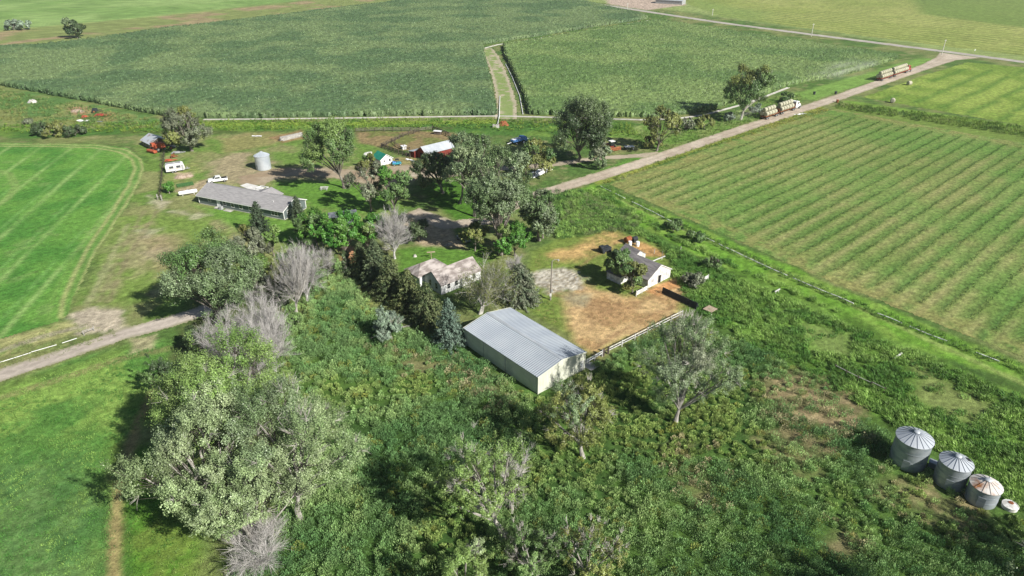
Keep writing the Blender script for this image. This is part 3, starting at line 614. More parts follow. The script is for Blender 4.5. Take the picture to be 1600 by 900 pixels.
clumps('hay_regrowth', 'dark green tufts of regrowth in straight rows across the mown hay field', x, y, r.uniform(.25, .55, len(x)), r.uniform(.22, .45, len(x)), 14, .27, cl, M['grass'], 'grass', .55, 223, blades=True)
# mown grass, left: short tufts give the lawn and meadow their nap
def nap(pts, dens, seed, label, ca, cb, h=.22, per=12, sz=.2, name='meadow_grass'):
    x, y, r = spread_pts(pts, dens, seed); u = fbm(x, y, 4, seed + 1)
    cl = mix(P(*ca) + 0 * x[:, None], P(*cb) + 0 * x[:, None], sm(.35, .65, u))
    clumps(name, label, x, y, r.uniform(.5, 1.2, len(x)) * h, r.uniform(.2, .5, len(x)), per, sz, cl, M['grass'], 'grass', .5, seed + 2, blades=True)
nap([(-60, 640), (0, 612), (150, 560), (265, 535), (250, 640), (185, 690), (165, 1000), (-60, 1000)], 2.6, 231, 'green meadow grass left of the big cottonwoods, beside the worn path', (84, 142, 58), (146, 186, 88), .34)
nap([(190, 700), (330, 720), (420, 840), (420, 1000), (205, 1000)], 2.2, 235, 'grass under the big cottonwoods at the bottom of the view', (80, 130, 44), (134, 160, 74), .3)
nap([(880, 400), (960, 365), (1010, 380), (1000, 450), (1060, 445), (1070, 480), (930, 555), (900, 530), (830, 480), (820, 450), (840, 395)], .9, 239, 'dry yellow grass in the yard between the steel shed and the white barn', (206, 178, 126), (164, 160, 100), .16, 8)
nap([(-100, 560), (0, 540), (120, 505), (200, 520), (100, 552), (0, 582), (-100, 615)], 1.6, 243, 'short roadside grass along the farm lane', (104, 134, 62), (150, 160, 96), .2, 10)
nap([(722, 548), (838, 630), (852, 640), (826, 648), (712, 562)], 2.5, 247, 'green grass along the foot of the steel shed', (92, 140, 60), (130, 160, 78), .35, 14)
nap([(735, 498), (800, 472), (850, 470), (880, 498), (862, 503), (806, 484), (772, 478)], 2.0, 291, 'green grass behind the steel shed below the yard lamp', (92, 140, 60), (140, 164, 84), .25, 12)
nap([(280, 190), (560, 187), (780, 186), (990, 194), (1000, 215), (840, 206), (700, 200), (420, 204), (150, 208), (0, 208), (0, 195), (200, 192)], .5, 251, 'tall verge grass between the irrigation ditch and the farmyard', (98, 142, 48), (140, 166, 66), .8, 20, .5)
nap([(1310, 160), (1600, 199), (1750, 220), (1750, 234), (1600, 214), (1310, 170)], .9, 255, 'tall grass on both banks of the field ditch beyond the hay field', (96, 132, 48), (136, 164, 70), .9, 22, .5)
nap([(1000, 205), (1100, 190), (1235, 145), (1262, 155), (1160, 197), (1040, 236), (990, 232)], .5, 259, 'rough grass between the corn and the gravel road', (104, 142, 60), (140, 160, 84), .7, 18, .45)
nap([(940, 284), (1000, 262), (1280, 168), (1300, 172), (1100, 234), (1000, 270), (950, 288)], 1.2, 263, 'yellow green grass on the verge between gravel road and hay field', (132, 156, 62), (176, 176, 84), .5, 16, .35)
nap([(-60, 110), (0, 140), (262, 192), (262, 202), (120, 200), (0, 190), (-60, 180)], .35, 267, 'rough tall grass around the old machinery below the corn', (96, 136, 66), (142, 150, 84), .8, 18, .5)

# ------------------------------------------------------------------ trees
M['twig'] = mat_leaf('grey_twigs', 0.0, .9, .1); M['darktwig'] = mat('brown_twigs', (.07, .06, .05), (.12, .105, .09), 3, .95)
def unit(v): return v / (np.linalg.norm(v, axis=-1, keepdims=True) + 1e-9)
def curve(a, b, sag, r, n=5):
    t = np.linspace(0, 1, n)[:, None]; m = (a + b) / 2 + np.array([0, 0, sag]) + r.normal(0, .06, 3) * np.linalg.norm(b - a)
    return (1 - t) ** 2 * a + 2 * t * (1 - t) * m + t * t * b
def leaves_mesh(name, C, D, per, spread, sz, colC, r, mtl, parent, elong=1.4, jit=.3, O=None, flat=.55):
    n = len(C); N = n * per; ci = np.repeat(np.arange(n), per)
    t = r.uniform(-.6, 1.0, N)
    g = r.normal(0, spread, (N, 3))
    p = C[ci] + g + D[ci] * (t * spread * elong * 1.6)[:, None]
    O = D if O is None else O                 # side of the clump that faces out to the light
    nn = unit(O[ci] * .75 + unit(g) * .55 + r.normal(0, flat, (N, 3)) + np.array([0, 0, .3]))
    d = unit(D[ci] * .5 + r.normal(0, .8, (N, 3))); d = unit(d - nn * (d * nn).sum(1)[:, None]); e = np.cross(nn, d)
    L = (sz * r.uniform(.65, 1.35, N))[:, None]
    q = np.stack([p - d * L * .5, p + e * L * .28, p + d * L * .5, p - e * L * .28], 1)
    cc = colC[ci] * r.uniform(1 - jit, 1 + jit, N)[:, None]
    return link(name, raw_mesh(name, q.reshape(-1, 3), np.arange(N * 4).reshape(N, 4), np.repeat(cc, 4, 0)), mtl, parent)
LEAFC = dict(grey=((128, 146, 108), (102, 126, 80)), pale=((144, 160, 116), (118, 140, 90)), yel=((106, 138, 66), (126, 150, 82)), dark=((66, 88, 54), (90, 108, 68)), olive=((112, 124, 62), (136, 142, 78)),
             bright=((70, 128, 44), (106, 154, 62)), green=((84, 116, 62), (112, 140, 80)), silver=((128, 144, 126), (108, 126, 104)), sage=((130, 140, 110), (110, 116, 92)))
def tree(name, label, base, top, w, cx=None, cb=.3, kind='grey', kind2=None, lobes=14, per=30, cl=26, sz=None, dead=.0, bark='bark', trunk_r=None, seed=1, depth=1.0, group=None, spread=None, up=.35, stems=1, cat='tree', lobr=.36, gap=1.0, hk=.96):
    r = np.random.default_rng(seed); b = at(*base); k = ppm(b); H = hgt(b, top) * hk; Rr = w / 2 / k
    off = 0 if cx is None else (cx - base[0]) / k
    root = thing(name, label, cat, b, 0, group)
    zc = H * (1 + cb) / 2; rz = H * (1 - cb) / 2; sz = (sz or max(.2, 1.45 / k)) * (.84 if k > 9 else .98); per = int(per * (4.4 if k > 9 else 3.3 if k > 6 else 2.9)); bright = (1.45 if k > 9 else 1.3) * (1.3 if kind == 'silver' else 1); lobr *= .84; lobes = max(6, int(lobes * .82)); cl = int(cl * 1.05); spread = spread or max(.28, Rr * .07)
    # lobe centres on a jittered sphere, pulled towards the outside
    i = np.arange(lobes) + .5; ph = np.arccos(1 - 1.75 * i / lobes); ga = np.pi * (1 + 5 ** .5) * i + r.uniform(0, 6)
    dirs = unit(np.stack([np.cos(ga) * np.sin(ph), np.sin(ga) * np.sin(ph), np.cos(ph)], 1) + r.normal(0, .18, (lobes, 3)))
    rad = r.uniform(.42, 1.0 if k > 9 else .88, lobes)[:, None]
    LC = dirs * rad * np.array([Rr, Rr * depth, rz]) + np.array([off, 0, zc])
    LR = Rr * lobr * (r.uniform(.45, 1.4, lobes) if k > 9 else r.uniform(.6, 1.3, lobes))
    wood = MB(); twig = MB(); tr = trunk_r or max(.16, H * .021)
    fork = np.array([off * .35, 0, H * max(.14, cb * .75)])
    for s in range(stems):
        o = np.array([math.cos(s * 2.4), math.sin(s * 2.4), 0]) * tr * 1.4 * (stems > 1)
        pts = [o * 1.0, o + fork * .5 + np.array([r.normal(0, tr * .5), r.normal(0, tr * .5), 0]), o * 2 + fork]
        wood.tube([np.array([0, 0, -.1]) + pts[0], *pts[1:]], [tr * 1.35, tr * .95, tr * .62], 8)
    nl = lobes
    C, D, Q, OO = [], [], [], []
    a0, a1 = LEAFC[kind]; b0, b1 = LEAFC[kind2 or kind]
    for j in range(nl):
        st = fork + np.array([0, 0, 1]) * r.uniform(-.1, .5) * max(0, LC[j, 2] - fork[2]) * .6
        st[0] += off * .2; s_on = curve(fork, LC[j], Rr * .12, r, 6)
        rr = tr * r.uniform(.34, .55) * (1.25 if k > 9 else 1); wood.tube(s_on, np.linspace(rr, rr * .3, 6), 5, False)
        m = int(.85 * cl * (LR[j] / (Rr * lobr)) ** 1.5 * r.uniform(.7, 1.2)) + 4
        dd = unit(r.normal(0, 1, (m, 3)) + dirs[j] * .55 + np.array([0, 0, up]))
        c = LC[j] + dd * (LR[j] * r.uniform(.45, 1.08, m) ** .6)[:, None] * np.array([1, 1, .85])
        if k > 9: c = c + unit(dd * .6 + np.array([0, 0, .8])) * r.exponential(.55, m)[:, None]     # upright leading shoots
        c[:, 2] = np.maximum(c[:, 2], .25 + .12 * r.random(m) * H)
        for q in range(m):
            a = s_on[r.integers(3, 6)]
            if q % 2: twig.tube([a, (a + c[q]) / 2 + r.normal(0, .12, 3) * LR[j], c[q] + dd[q] * spread * .8], [.05, .028, .01], 3, False)
        isd = r.random(m) < dead * (1.8 if r.random() < .35 else .55)
        mixk = np.clip(.5 + .5 * r.normal() * .7, 0, 1); two = 1 if (kind2 and dirs[j, 0] * -.5 + dirs[j, 2] * .8 + r.normal(0, .45) > .75) else 0
        A = P(*(b0 if two else a0)) * bright; B = P(*(b1 if two else a1)) * bright
        col = A * (1 - mixk) + B * mixk
        cc = np.tile(col * r.uniform(.8, 1.2), (m, 1)) * r.uniform(.7, 1.3, m)[:, None]
        C.append(c[~isd]); D.append(unit(dd * .7 + np.array([0, 0, .6]))[~isd]); Q.append(cc[~isd]); OO.append(unit(dd * .8 + dirs[j] * .5)[~isd])
        for q in np.nonzero(isd)[0]:          # dead shoots: bare twigs
            for _ in range(7):
                e = c[q] + unit(dd[q] + r.normal(0, .45, 3) + np.array([0, 0, .3])) * spread * r.uniform(1.6, 3.4)
                wood.tube([c[q], (c[q] + e) / 2 + r.normal(0, .08, 3), e], [.035, .022, .01], 3, False)
    C, D, Q, OO = np.concatenate(C), np.concatenate(D), np.concatenate(Q), np.concatenate(OO)
    nf = len(wood.f); wood.add(twig.v, twig.f); tk = wood.build('trunk', M[bark], root, smooth=True); tk.data.materials.append(M['darktwig'])
    mi = np.zeros(len(wood.f), np.int32); mi[nf:] = 1; tk.data.polygons.foreach_set('material_index', mi)
    leaves_mesh('crown', C, D, per, spread * .5, sz, Q, r, M['leaf'], root, elong=2.1, O=OO)
    return root
def dead_tree(name, label, base, top, w, cx=None, cb=.15, n=110, tw=14, bark='deadwood', seed=1, trunk_r=None, up=.9, leaf=None, stems=1, cat='tree', group=None, thick=.016, tl=1.0, lw=.45):
    r = np.random.default_rng(seed); b = at(*base); k = ppm(b); H = hgt(b, top); Rr = w / 2 / k
    off = 0 if cx is None else (cx - base[0]) / k; root = thing(name, label, cat, b, 0, group)
    n = int(n * 1.35); tw = int(tw * 2.7); thick *= .8
    tr = trunk_r or H * .018; wood = MB(); fork = np.array([off * .3, 0, H * max(.1, cb)])
    for s in range(stems):
        o = np.array([math.cos(s * 2.1), math.sin(s * 2.1), 0]) * tr * (stems > 1)
        wood.tube([o + (0, 0, -.1), o + fork * .5 + r.normal(0, tr * .4, 3) * (1, 1, 0), o + fork], [tr * 1.4, tr, tr * .8], 7)
    L = max(5, n // 14); tips = []
    for j in range(L):
        a = j * 2.4 + r.uniform(-.4, .4); q = math.sqrt((j + .6) / L)
        e = np.array([off + math.cos(a) * Rr * .72 * q, math.sin(a) * Rr * .72 * q, H * (cb + (1 - cb) * (.52 + .34 * r.random()) * (1 - .35 * q))])
        c = curve(fork * r.uniform(.7, 1.1), e, -.06 * H, r, 6); wood.tube(c, np.linspace(tr * .55, tr * .14, 6), 5, False); tips.append(c)
    tw_v = []; C = []
    for i in range(n):
        c = tips[i % L]; a = c[r.integers(2, 6)]; out = unit(a - np.array([off, 0, H * .3]))
        d = unit(out * .7 + r.normal(0, .5, 3) + np.array([0, 0, up])); l = r.uniform(.10, .26) * H
        m = curve(a, a + d * l, .05 * l, r, 4); wood.tube(m, np.linspace(tr * .10, .010, 4), 3, False)
        t = r.uniform(.15, 1, tw); s0 = m[0] + (m[-1] - m[0]) * t[:, None]
        td = unit(d + r.normal(0, .5, (tw, 3)) + np.array([0, 0, up * .4])); e = s0 + td * (r.uniform(.5, 1.4, tw) * tl)[:, None]
        sd = unit(r.normal(0, 1, (tw, 3))); wv = sd * thick
        tw_v.append(np.stack([s0 - wv, s0 + wv, e + wv * .4, e - wv * .4], 1)); C.append(m[-1])
    wood.build('trunk', M[bark], root, smooth=True)
    T = np.concatenate(tw_v); N = len(T)
    colr = np.repeat(P(204, 200, 196) * r.uniform(.7, 1.2, (N, 1)), 4, 0)
    link('branches', raw_mesh('branches', T.reshape(-1, 3), np.arange(N * 4).reshape(N, 4), colr), M['twig'], root)
    if leaf:
        kd, fr, per = leaf; C = np.array(C); q = r.random(len(C)) < fr; C = C[q]
        A, B = LEAFC[kd]; m = r.random((len(C), 1)); leaves_mesh('crown', C, unit(np.tile([0, 0, 1.0], (len(C), 1)) + r.normal(0, .3, (len(C), 3))), per, max(.3, Rr * .09), max(.2, 1.3 / k), P(*A) * m + P(*B) * (1 - m), r, M['leaf'], root)
    return root

def spruce(label, base, top, w, col=(70, 92, 62), col2=(96, 116, 86), seed=1, group=None, name='spruce_tree', dens=1.0, shape=.85, cb=.05):
    r = np.random.default_rng(seed); b = at(*base); k = ppm(b); H = hgt(b, top) * .97; Rr = w / 2 / k
    root = thing(name, label, 'tree', b, 0, group)
    wood = MB(); wood.tube([(0, 0, -.1), (0, 0, H * .5), (0, 0, H * .98)], [H * .02, H * .012, .02], 6)
    nb = int(150 * dens * max(1, H / 9)); C = []; D = []; Q = []
    for i in range(nb):
        t = cb + (1 - cb) * (i / nb) ** 1.15; z = H * t; a = i * 2.39996 + r.uniform(-.3, .3)
        l = Rr * ((1 - t) ** shape) * r.uniform(.72, 1.14) + .12
        m = max(2, int(l / .28)); s = (np.arange(m) + 1) / m
        dx, dy = math.cos(a), math.sin(a)
        pz = z + l * (-.20 * s + .12 * s * s) + r.normal(0, .05)
        C.append(np.stack([dx * l * s, dy * l * s, pz], 1)); D.append(np.tile(unit(np.array([dx, dy, -.05])), (m, 1)))
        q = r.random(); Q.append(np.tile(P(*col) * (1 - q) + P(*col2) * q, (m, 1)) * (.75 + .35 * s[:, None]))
        wood.tube([(0, 0, z), (dx * l * .9, dy * l * .9, z - .1 * l)], [.035, .012], 3, False)
    C, D, Q = np.concatenate(C), np.concatenate(D), np.concatenate(Q)
    wood.build('trunk', M['bark'], root)
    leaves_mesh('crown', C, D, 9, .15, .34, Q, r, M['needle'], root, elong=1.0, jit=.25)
    return root

# --- the big cottonwoods at the bottom left
tree('cottonwood_tree', 'huge cottonwood with yellow green upper crown, topmost of the trees at bottom left', (368, 742), 552, 200, 372, .3, 'yel', None, 25, 32, 36, .24, .03, 'palebark', .45, 301, .9, up=.6, lobr=.33)
tree('cottonwood_tree', 'grey green cottonwood with long bare pale limbs, leftmost of the trees at bottom left', (352, 832), 640, 180, 350, .28, 'pale', 'grey', 24, 32, 36, .24, .06, 'palebark', .45, 302, .85, up=.6, lobr=.31)
tree('cottonwood_tree', 'thin grey green cottonwood with pale twiggy right side, rightmost of the trees at bottom left', (470, 815), 612, 196, 482, .3, 'pale', 'grey', 20, 32, 32, .22, .12, 'palebark', .36, 303, .9, up=.7, lobr=.33)
tree('cottonwood_tree', 'low drooping cottonwood with grey green leaves above the bare twiggy bush', (400, 868), 704, 160, 402, .22, 'pale', None, 22, 30, 30, .24, .12, 'palebark', .3, 304, .9, up=.6)
dead_tree('dead_bush', 'bare twiggy grey bush at the foot of the cottonwoods at bottom left', (412, 886), 812, 120, 415, .08, 90, 16, seed=305, stems=3, cat='bush', tl=1.3, up=.6)
# --- thicket of bare trees along the lane
dead_tree('dead_tree', 'bare grey tree behind the yellow green cottonwood top, lowest of the leafless thicket', (415, 612), 505, 118, 400, .12, 190, 16, seed=311, tl=1.2)
dead_tree('dead_tree', 'bare grey tree on the left of the leafless thicket by the farm lane', (362, 572), 482, 84, 358, .12, 140, 16, seed=312, tl=1.2)
dead_tree('dead_tree', 'bare silvery tree at the top of the leafless thicket with few green leaves', (428, 548), 448, 90, 415, .15, 140, 15, seed=313, leaf=('green', .22, 14))
dead_tree('dead_tree', 'dead tree with thick pale trunk at the upper edge of the green weeds', (463, 491), 374, 66, 472, .16, 130, 15, 'palebark', 314, .32, leaf=('green', .12, 12))
dead_tree('dead_tree', 'leafless tree with curved white broken limbs beside the pale trunk', (440, 478), 420, 70, 430, .2, 34, 10, 'palebark', 315, .25, up=.3, thick=.02)
dead_tree('dead_bush', 'dry brown bush between the pale trunk and the spruce row', (512, 432), 392, 46, 512, .1, 80, 12, seed=316, stems=2, cat='bush', leaf=('olive', .4, 14))
dead_tree('dead_tree', 'tall bare grey tree between the maples and the farmyard', (617, 404), 320, 52, 617, .15, 190, 16, seed=317, tl=1.1)
for i, (bx, by, tp, w_, kd, lab) in enumerate([
    (398, 470, 425, 64, 'sage', 'grey green understory bush right behind the big round cottonwood'),
    (452, 520, 482, 50, 'green', 'low green bush below the thick pale trunk at the weeds edge'),
    (490, 455, 412, 56, 'green', 'leafy bush between the thick pale trunk and the dry brown bush'),
    (440, 432, 398, 50, 'olive', 'olive bush above the curved white broken limbs'),
    (535, 428, 398, 40, 'dark', 'dark bush at the upper end of the spruce row'),
    (330, 620, 572, 50, 'green', 'green bush left of the lowest bare grey tree in the thicket'),
    (476, 408, 378, 46, 'dark', 'dark bush between the ranch house lawn and the maples')]):
    tree('thicket_bush', lab, (bx, by), tp, w_, None, .05, kd, 'green', 9, 24, 20, .3, .12, seed=460 + i, cat='bush')
dead_tree('dead_tree', 'bare grey tree leaning over the upper end of the thicket beside the olive bush', (480, 470), 372, 66, 482, .12, 150, 16, seed=318, tl=1.2)
dead_tree('dead_tree', 'bare grey tree in the middle of the thicket below the curved white limbs', (430, 580), 470, 96, 428, .12, 170, 16, seed=319, tl=1.2)
# --- green trees by the lane
tree('cottonwood_tree', 'big round green cottonwood over the farm lane left of the leafless thicket', (348, 508), 362, 150, 345, .16, 'grey', 'green', 26, 28, 30, .30, .0, 'bark', .45, 321, .9, up=.8, lobr=.34)
tree('poplar_tree', 'olive green tree in front of the dark spruce by the ranch house', (396, 412), 350, 66, 393, .1, 'sage', 'olive', 12, 26, 22, .32, .05, seed=322)
tree('poplar_tree', 'small yellow green tree right of the olive tree', (428, 400), 352, 36, 425, .1, 'yel', None, 8, 24, 18, .32, seed=323)
tree('poplar_tree', 'young yellowish tree at the upper right of the big round cottonwood', (402, 450), 388, 52, 402, .12, 'yel', 'green', 9, 24, 18, .32, seed=324)
spruce('dark spruce standing in front of the ranch house wall', (408, 370), 313, 44, seed=331, col=(58, 76, 54))
spruce('small spruce beside the right gable of the ranch house', (467, 343), 306, 22, seed=332, col=(74, 84, 62))
tree('maple_tree', 'bright green maple at left end of the maples below the dark roofed cottage', (497, 388), 330, 66, 496, .18, 'bright', 'green', 14, 28, 24, .34, seed=333, up=.5)
tree('maple_tree', 'large bright green maple in the middle of the maples below the dark roofed cottage', (540, 402), 328, 76, 540, .2, 'bright', None, 16, 28, 24, .34, seed=334, up=.5)
tree('maple_tree', 'bright green maple beside the tall bare grey tree', (578, 398), 332, 60, 580, .2, 'bright', 'yel', 14, 28, 22, .34, seed=335, up=.5)
# --- spruce row by the old farmhouse
for i, (bs, tp, w_, lab, c_, c2_) in enumerate([
    ((566, 432), 378, 54, 'dark spruce at the upper end of the spruce row', (78, 98, 62), (120, 134, 88)),
    ((590, 446), 372, 62, 'tall spruce second from the upper end of the spruce row', (80, 100, 70), (122, 138, 98)),
    ((612, 466), 398, 68, 'broad dark spruce at the middle of the spruce row', (76, 96, 60), (122, 134, 86)),
    ((640, 482), 420, 70, 'yellowish tipped spruce in front of the hip roof of the old farmhouse', (82, 100, 60), (134, 142, 88)),
    ((668, 502), 440, 70, 'spruce in front of the white gable of the old farmhouse', (78, 98, 62), (124, 136, 88)),
    ((703, 538), 466, 58, 'blue grey spruce at the lower end of the row beside the steel shed', (96, 122, 104), (128, 150, 132))]):
    spruce(lab, bs, tp, w_, c_, c2_, 340 + i, 'row of spruces by the old farmhouse', dens=1.2)
t = tree('willow_tree', 'silvery broken willow with bare bent limbs standing alone in the weeds', (612, 530), 484, 56, 608, .08, 'silver', None, 11, 30, 22, .24, 0, 'palebark', .22, 351, up=.6)
r_ = np.random.default_rng(352); br = MB()
for dx, dz, L_ in ((-.5, 5.2, 1), (.3, 5.6, 1), (1.0, 5.2, 1), (1.7, 4.6, 1), (2.6, 4.2, 1), (3.4, 3.4, 1), (3.2, 2.6, 1), (-4.2, .5, 1), (-2.0, 4.4, 1)):
    br.tube(curve(np.array([.1, 0, 1.6]), np.array([dx * 1.1, r_.normal(0, .6), dz]), .5, r_, 6), [.13, .11, .09, .07, .05, .02], 5, False)
br.build('broken_limbs', M['palebark'], t, True)
M['whitebark'] = mat('white_bark', (.50, .48, .44), (.66, .64, .60), 2.0, .9)
dead_tree('birch_tree', 'many stemmed white barked birch with sparse yellow leaves beside the old farmhouse', (750, 490), 402, 84, 764, .16, 150, 10, 'whitebark', 353, .24, up=.5, leaf=('olive', .9, 70), stems=3, thick=.014)
spruce('grey half dead spruce between the birch and the yard lamp', (812, 472), 412, 66, (104, 122, 92), (140, 146, 122), 354, shape=.5, dens=1.5)
dead_tree('dead_bush', 'bare grey twigs rising behind the half dead spruce', (804, 440), 398, 34, 806, .2, 70, 12, seed=355, cat='bush')
# --- the dense trees in the centre
tree('cottonwood_tree', 'tall grey green cottonwood at the centre, above the birch', (782, 398), 232, 108, 775, .22, 'grey', None, 26, 26, 28, .34, .05, 'bark', .5, 361, up=.5)
tree('cottonwood_tree', 'grey green cottonwood right of the tall central one, near the gravel road', (842, 376), 292, 70, 838, .14, 'grey', 'green', 18, 26, 26, .34, .04, 'bark', .4, 362, up=.5)
tree('cottonwood_tree', 'cottonwood with silvery top behind the tall central one', (742, 338), 205, 84, 742, .3, 'pale', 'grey', 20, 26, 26, .36, .06, 'bark', .42, 363, up=.5)
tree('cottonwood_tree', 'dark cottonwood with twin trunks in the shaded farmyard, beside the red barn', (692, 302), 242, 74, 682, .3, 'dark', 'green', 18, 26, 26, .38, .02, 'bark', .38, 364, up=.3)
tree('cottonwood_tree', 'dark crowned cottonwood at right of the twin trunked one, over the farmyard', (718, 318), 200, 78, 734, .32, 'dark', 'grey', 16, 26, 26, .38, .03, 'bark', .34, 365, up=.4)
tree('ash_tree', 'bright leaved ash low at the centre, in front of the tall cottonwood', (806, 400), 342, 66, 800, .16, 'bright', 'yel', 12, 28, 22, .32, seed=366, up=.5)
tree('ash_tree', 'shrubby ash at the edge of the pale tall grass, right of the bright one', (848, 372), 308, 54, 846, .1, 'green', None, 11, 26, 20, .32, .04, seed=367)
tree('ash_tree', 'small olive ash by the parked yard junk above the old farmhouse', (742, 392), 340, 46, 745, .1, 'olive', 'sage', 9, 24, 20, .32, .08, seed=368)
tree('juniper_bush', 'dark rounded juniper at the left edge of the shaded yard', (656, 378), 348, 42, 654, .05, 'dark', None, 9, 26, 20, .34, seed=369, cat='bush')
tree('cottonwood_tree', 'cottonwood with yellow green crown and single trunk beside the farm yard lawn', (538, 294), 188, 96, 524, .28, 'green', 'yel', 20, 26, 26, .4, .08, 'bark', .42, 371, up=.4)
tree('elm_tree', 'half bare elm with brownish twigs left of the shaded farmyard', (580, 330), 246, 62, 580, .2, 'sage', 'olive', 14, 24, 22, .38, .25, seed=372)
tree('elm_tree', 'green elm right of the half bare one, above the maples', (618, 332), 258, 62, 616, .16, 'green', 'bright', 14, 26, 24, .38, .08, seed=373)
tree('elm_tree', 'small elm beside the green roofed shed', (578, 262), 240, 22, 577, .1, 'olive', 'green', 8, 24, 18, .4, seed=374)
tree('cottonwood_tree', 'large dark cottonwood standing before the cornfields, beside the red tractor', (902, 252), 148, 104, 906, .14, 'dark', 'grey', 26, 26, 30, .42, .0, 'bark', .5, 375, up=.4, lobr=.34)
tree('willow_tree', 'olive willow between the blue machine and the driveway', (834, 275), 222, 64, 838, .08, 'olive', 'green', 14, 26, 24, .4, .0, seed=376)
tree('willow_tree', 'low grey green willow at the right foot of the large dark cottonwood', (932, 262), 222, 44, 936, .08, 'grey', 'sage', 9, 26, 20, .4, seed=377)
tree('elm_tree', 'half bare elm with pale twigs beside the irrigation ditch, left of the shrubs', (1026, 236), 160, 60, 1033, .2, 'olive', 'sage', 14, 24, 22, .42, .22, seed=378)
tree('cottonwood_tree', 'cottonwood with bare lower trunk beside the gravel road and the loaded truck', (1157, 187), 101, 74, 1164, .22, 'green', 'olive', 20, 26, 26, .46, .03, 'palebark', .48, 379, up=.4)
for i, (bs, tp, w_, kd, lab) in enumerate([((1072, 204), 184, 34, 'sage', 'brownish shrub right of the half bare elm by the ditch'), ((1100, 200), 180, 40, 'olive', 'olive shrub between the elm and the cottonwood by the road'), ((1138, 190), 176, 22, 'silver', 'small silvery shrub at the left foot of the roadside cottonwood'), ((1180, 180), 162, 26, 'silver', 'silvery shrub behind the bale truck with white cab'), ((1228, 160), 144, 26, 'green', 'green shrub beyond the ditch ahead of the white truck'), ((1018, 232), 214, 30, 'olive', 'yellowish shrub at the foot of the half bare elm')]):
    tree('shrub', lab, bs, tp, w_, None, .05, kd, None, 7, 22, 16, .42, .05 if kd != 'sage' else .25, seed=380 + i, cat='shrub')
tree('elm_tree', 'broad elm shading the old tin roofed log shed', (300, 236), 162, 66, 297, .1, 'sage', 'olive', 18, 26, 26, .42, .1, 'bark', .45, 391, up=.3)
tree('elm_tree', 'lone tree with leaning dark crown on the grass strip at top left', (122, 60), 29, 34, 117, .06, 'dark', 'grey', 12, 24, 24, .7, seed=392)
for i, (xx, w_) in enumerate([(22, 26), (38, 22)]):
    tree('willow_bush', ['silvery round bush at the far left edge of the view', 'silvery bush joined to the right of the round one at far left'][i], (xx, 47), 31, w_, None, .04, 'silver', None, 8, 22, 18, .8, seed=393 + i, cat='bush')
for i, (xx, yy, tp, w_, kd, lab) in enumerate([(64, 212, 194, 32, 'dark', 'dark olive bush, left end of the bush row above the alfalfa field'), (90, 213, 190, 42, 'olive', 'olive bush in the middle of the bush row above the alfalfa field'), (118, 212, 197, 34, 'dark', 'greyish dark bush, right end of the bush row above the alfalfa field'), (46, 194, 187, 14, 'sage', 'small grey bush above the left end of the bush row')]):
    tree('willow_bush', lab, (xx, yy), tp, w_, None, .04, kd, None, 9, 24, 18, .42, .08, seed=396 + i, cat='bush')
tree('apple_tree', 'leafy dark green tree hugging the near wall of the white barn, left of two', (968, 440), 386, 44, 966, .1, 'green', 'dark', 14, 26, 26, .3, seed=401, up=.4)
tree('apple_tree', 'olive green tree hugging the near wall of the white barn, right of two', (988, 458), 402, 40, 985, .1, 'olive', 'green', 13, 26, 24, .3, seed=402, up=.4)
for i, (xx, yy, tp, w_, kd, lab) in enumerate([(1082, 446, 428, 34, 'sage', 'grey green shrub beside the white board gate'), (1088, 378, 364, 34, 'green', 'wide dark shrub right of the other in the lush grass strip by the hay field'), (1052, 360, 346, 34, 'green', 'wide dark shrub left of the other in the lush grass strip by the hay field'), (1112, 418, 406, 30, 'green', 'low dark shrub in the lush grass, right of the white barn')]):
    tree('shrub', lab, (xx, yy), tp, w_, None, .05, kd, None, 7, 24, 16, .3, .1, seed=405 + i, cat='shrub')
# --- trees in the weeds near the steel shed
tree('cottonwood_tree', 'open grey green cottonwood with dead pale twigs, right of the steel shed in the weeds', (1055, 662), 498, 138, 1062, .2, 'grey', 'sage', 22, 28, 26, .22, .14, 'palebark', .36, 411, up=.5, lobr=.33)
tree('cottonwood_tree', 'small cottonwood with a bare white top below the front corner of the steel shed', (911, 715), 600, 110, 898, .24, 'olive', 'grey', 16, 28, 24, .22, .12, 'palebark', .3, 412, up=.5)
tree('cottonwood_tree', 'half dead cottonwood with broken white limbs low in the centre of the view', (786, 842), 700, 130, 748, .3, 'yel', 'green', 15, 28, 22, .22, .22, 'palebark', .42, 413, up=.4)
dead_tree('dead_tree', 'dead upper limb tree with white twigs behind the half dead cottonwood', (800, 800), 695, 84, 808, .25, 40, 10, 'palebark', 414, .22, up=.5, leaf=('green', .35, 24))
tree('poplar_sapling', 'bright yellow green treetop cut by the bottom edge of the view', (722, 960), 870, 66, 718, .1, 'yel', None, 10, 28, 22, .2, 0, 'palebark', .2, 415, up=.8)
tree('poplar_sapling', 'narrow pale sapling above the treetop at the bottom edge', (745, 910), 845, 30, 745, .1, 'yel', 'pale', 7, 26, 16, .2, .15, 'palebark', .14, 416, up=.9)
tree('dogwood_bush', 'wide tangled bush with grey dead branches at the bottom, left of the next', (830, 896), 828, 84, 826, .06, 'green', 'sage', 12, 26, 20, .2, .25, 'palebark', .2, 417, cat='bush')
tree('dogwood_bush', 'wide tangled bush with grey dead branches at the bottom right of the half dead cottonwood', (915, 905), 832, 100, 915, .06, 'olive', 'green', 13, 26, 20, .2, .22, 'palebark', .2, 418, cat='bush')
tree('cottonwood_tree', 'cottonwood standing just beyond the lower right corner, shading the weeds below the bins', (1830, 985), 800, 170, None, .25, 'grey', 'green', 16, 24, 22, .24, .05, 'palebark', .35, 431)
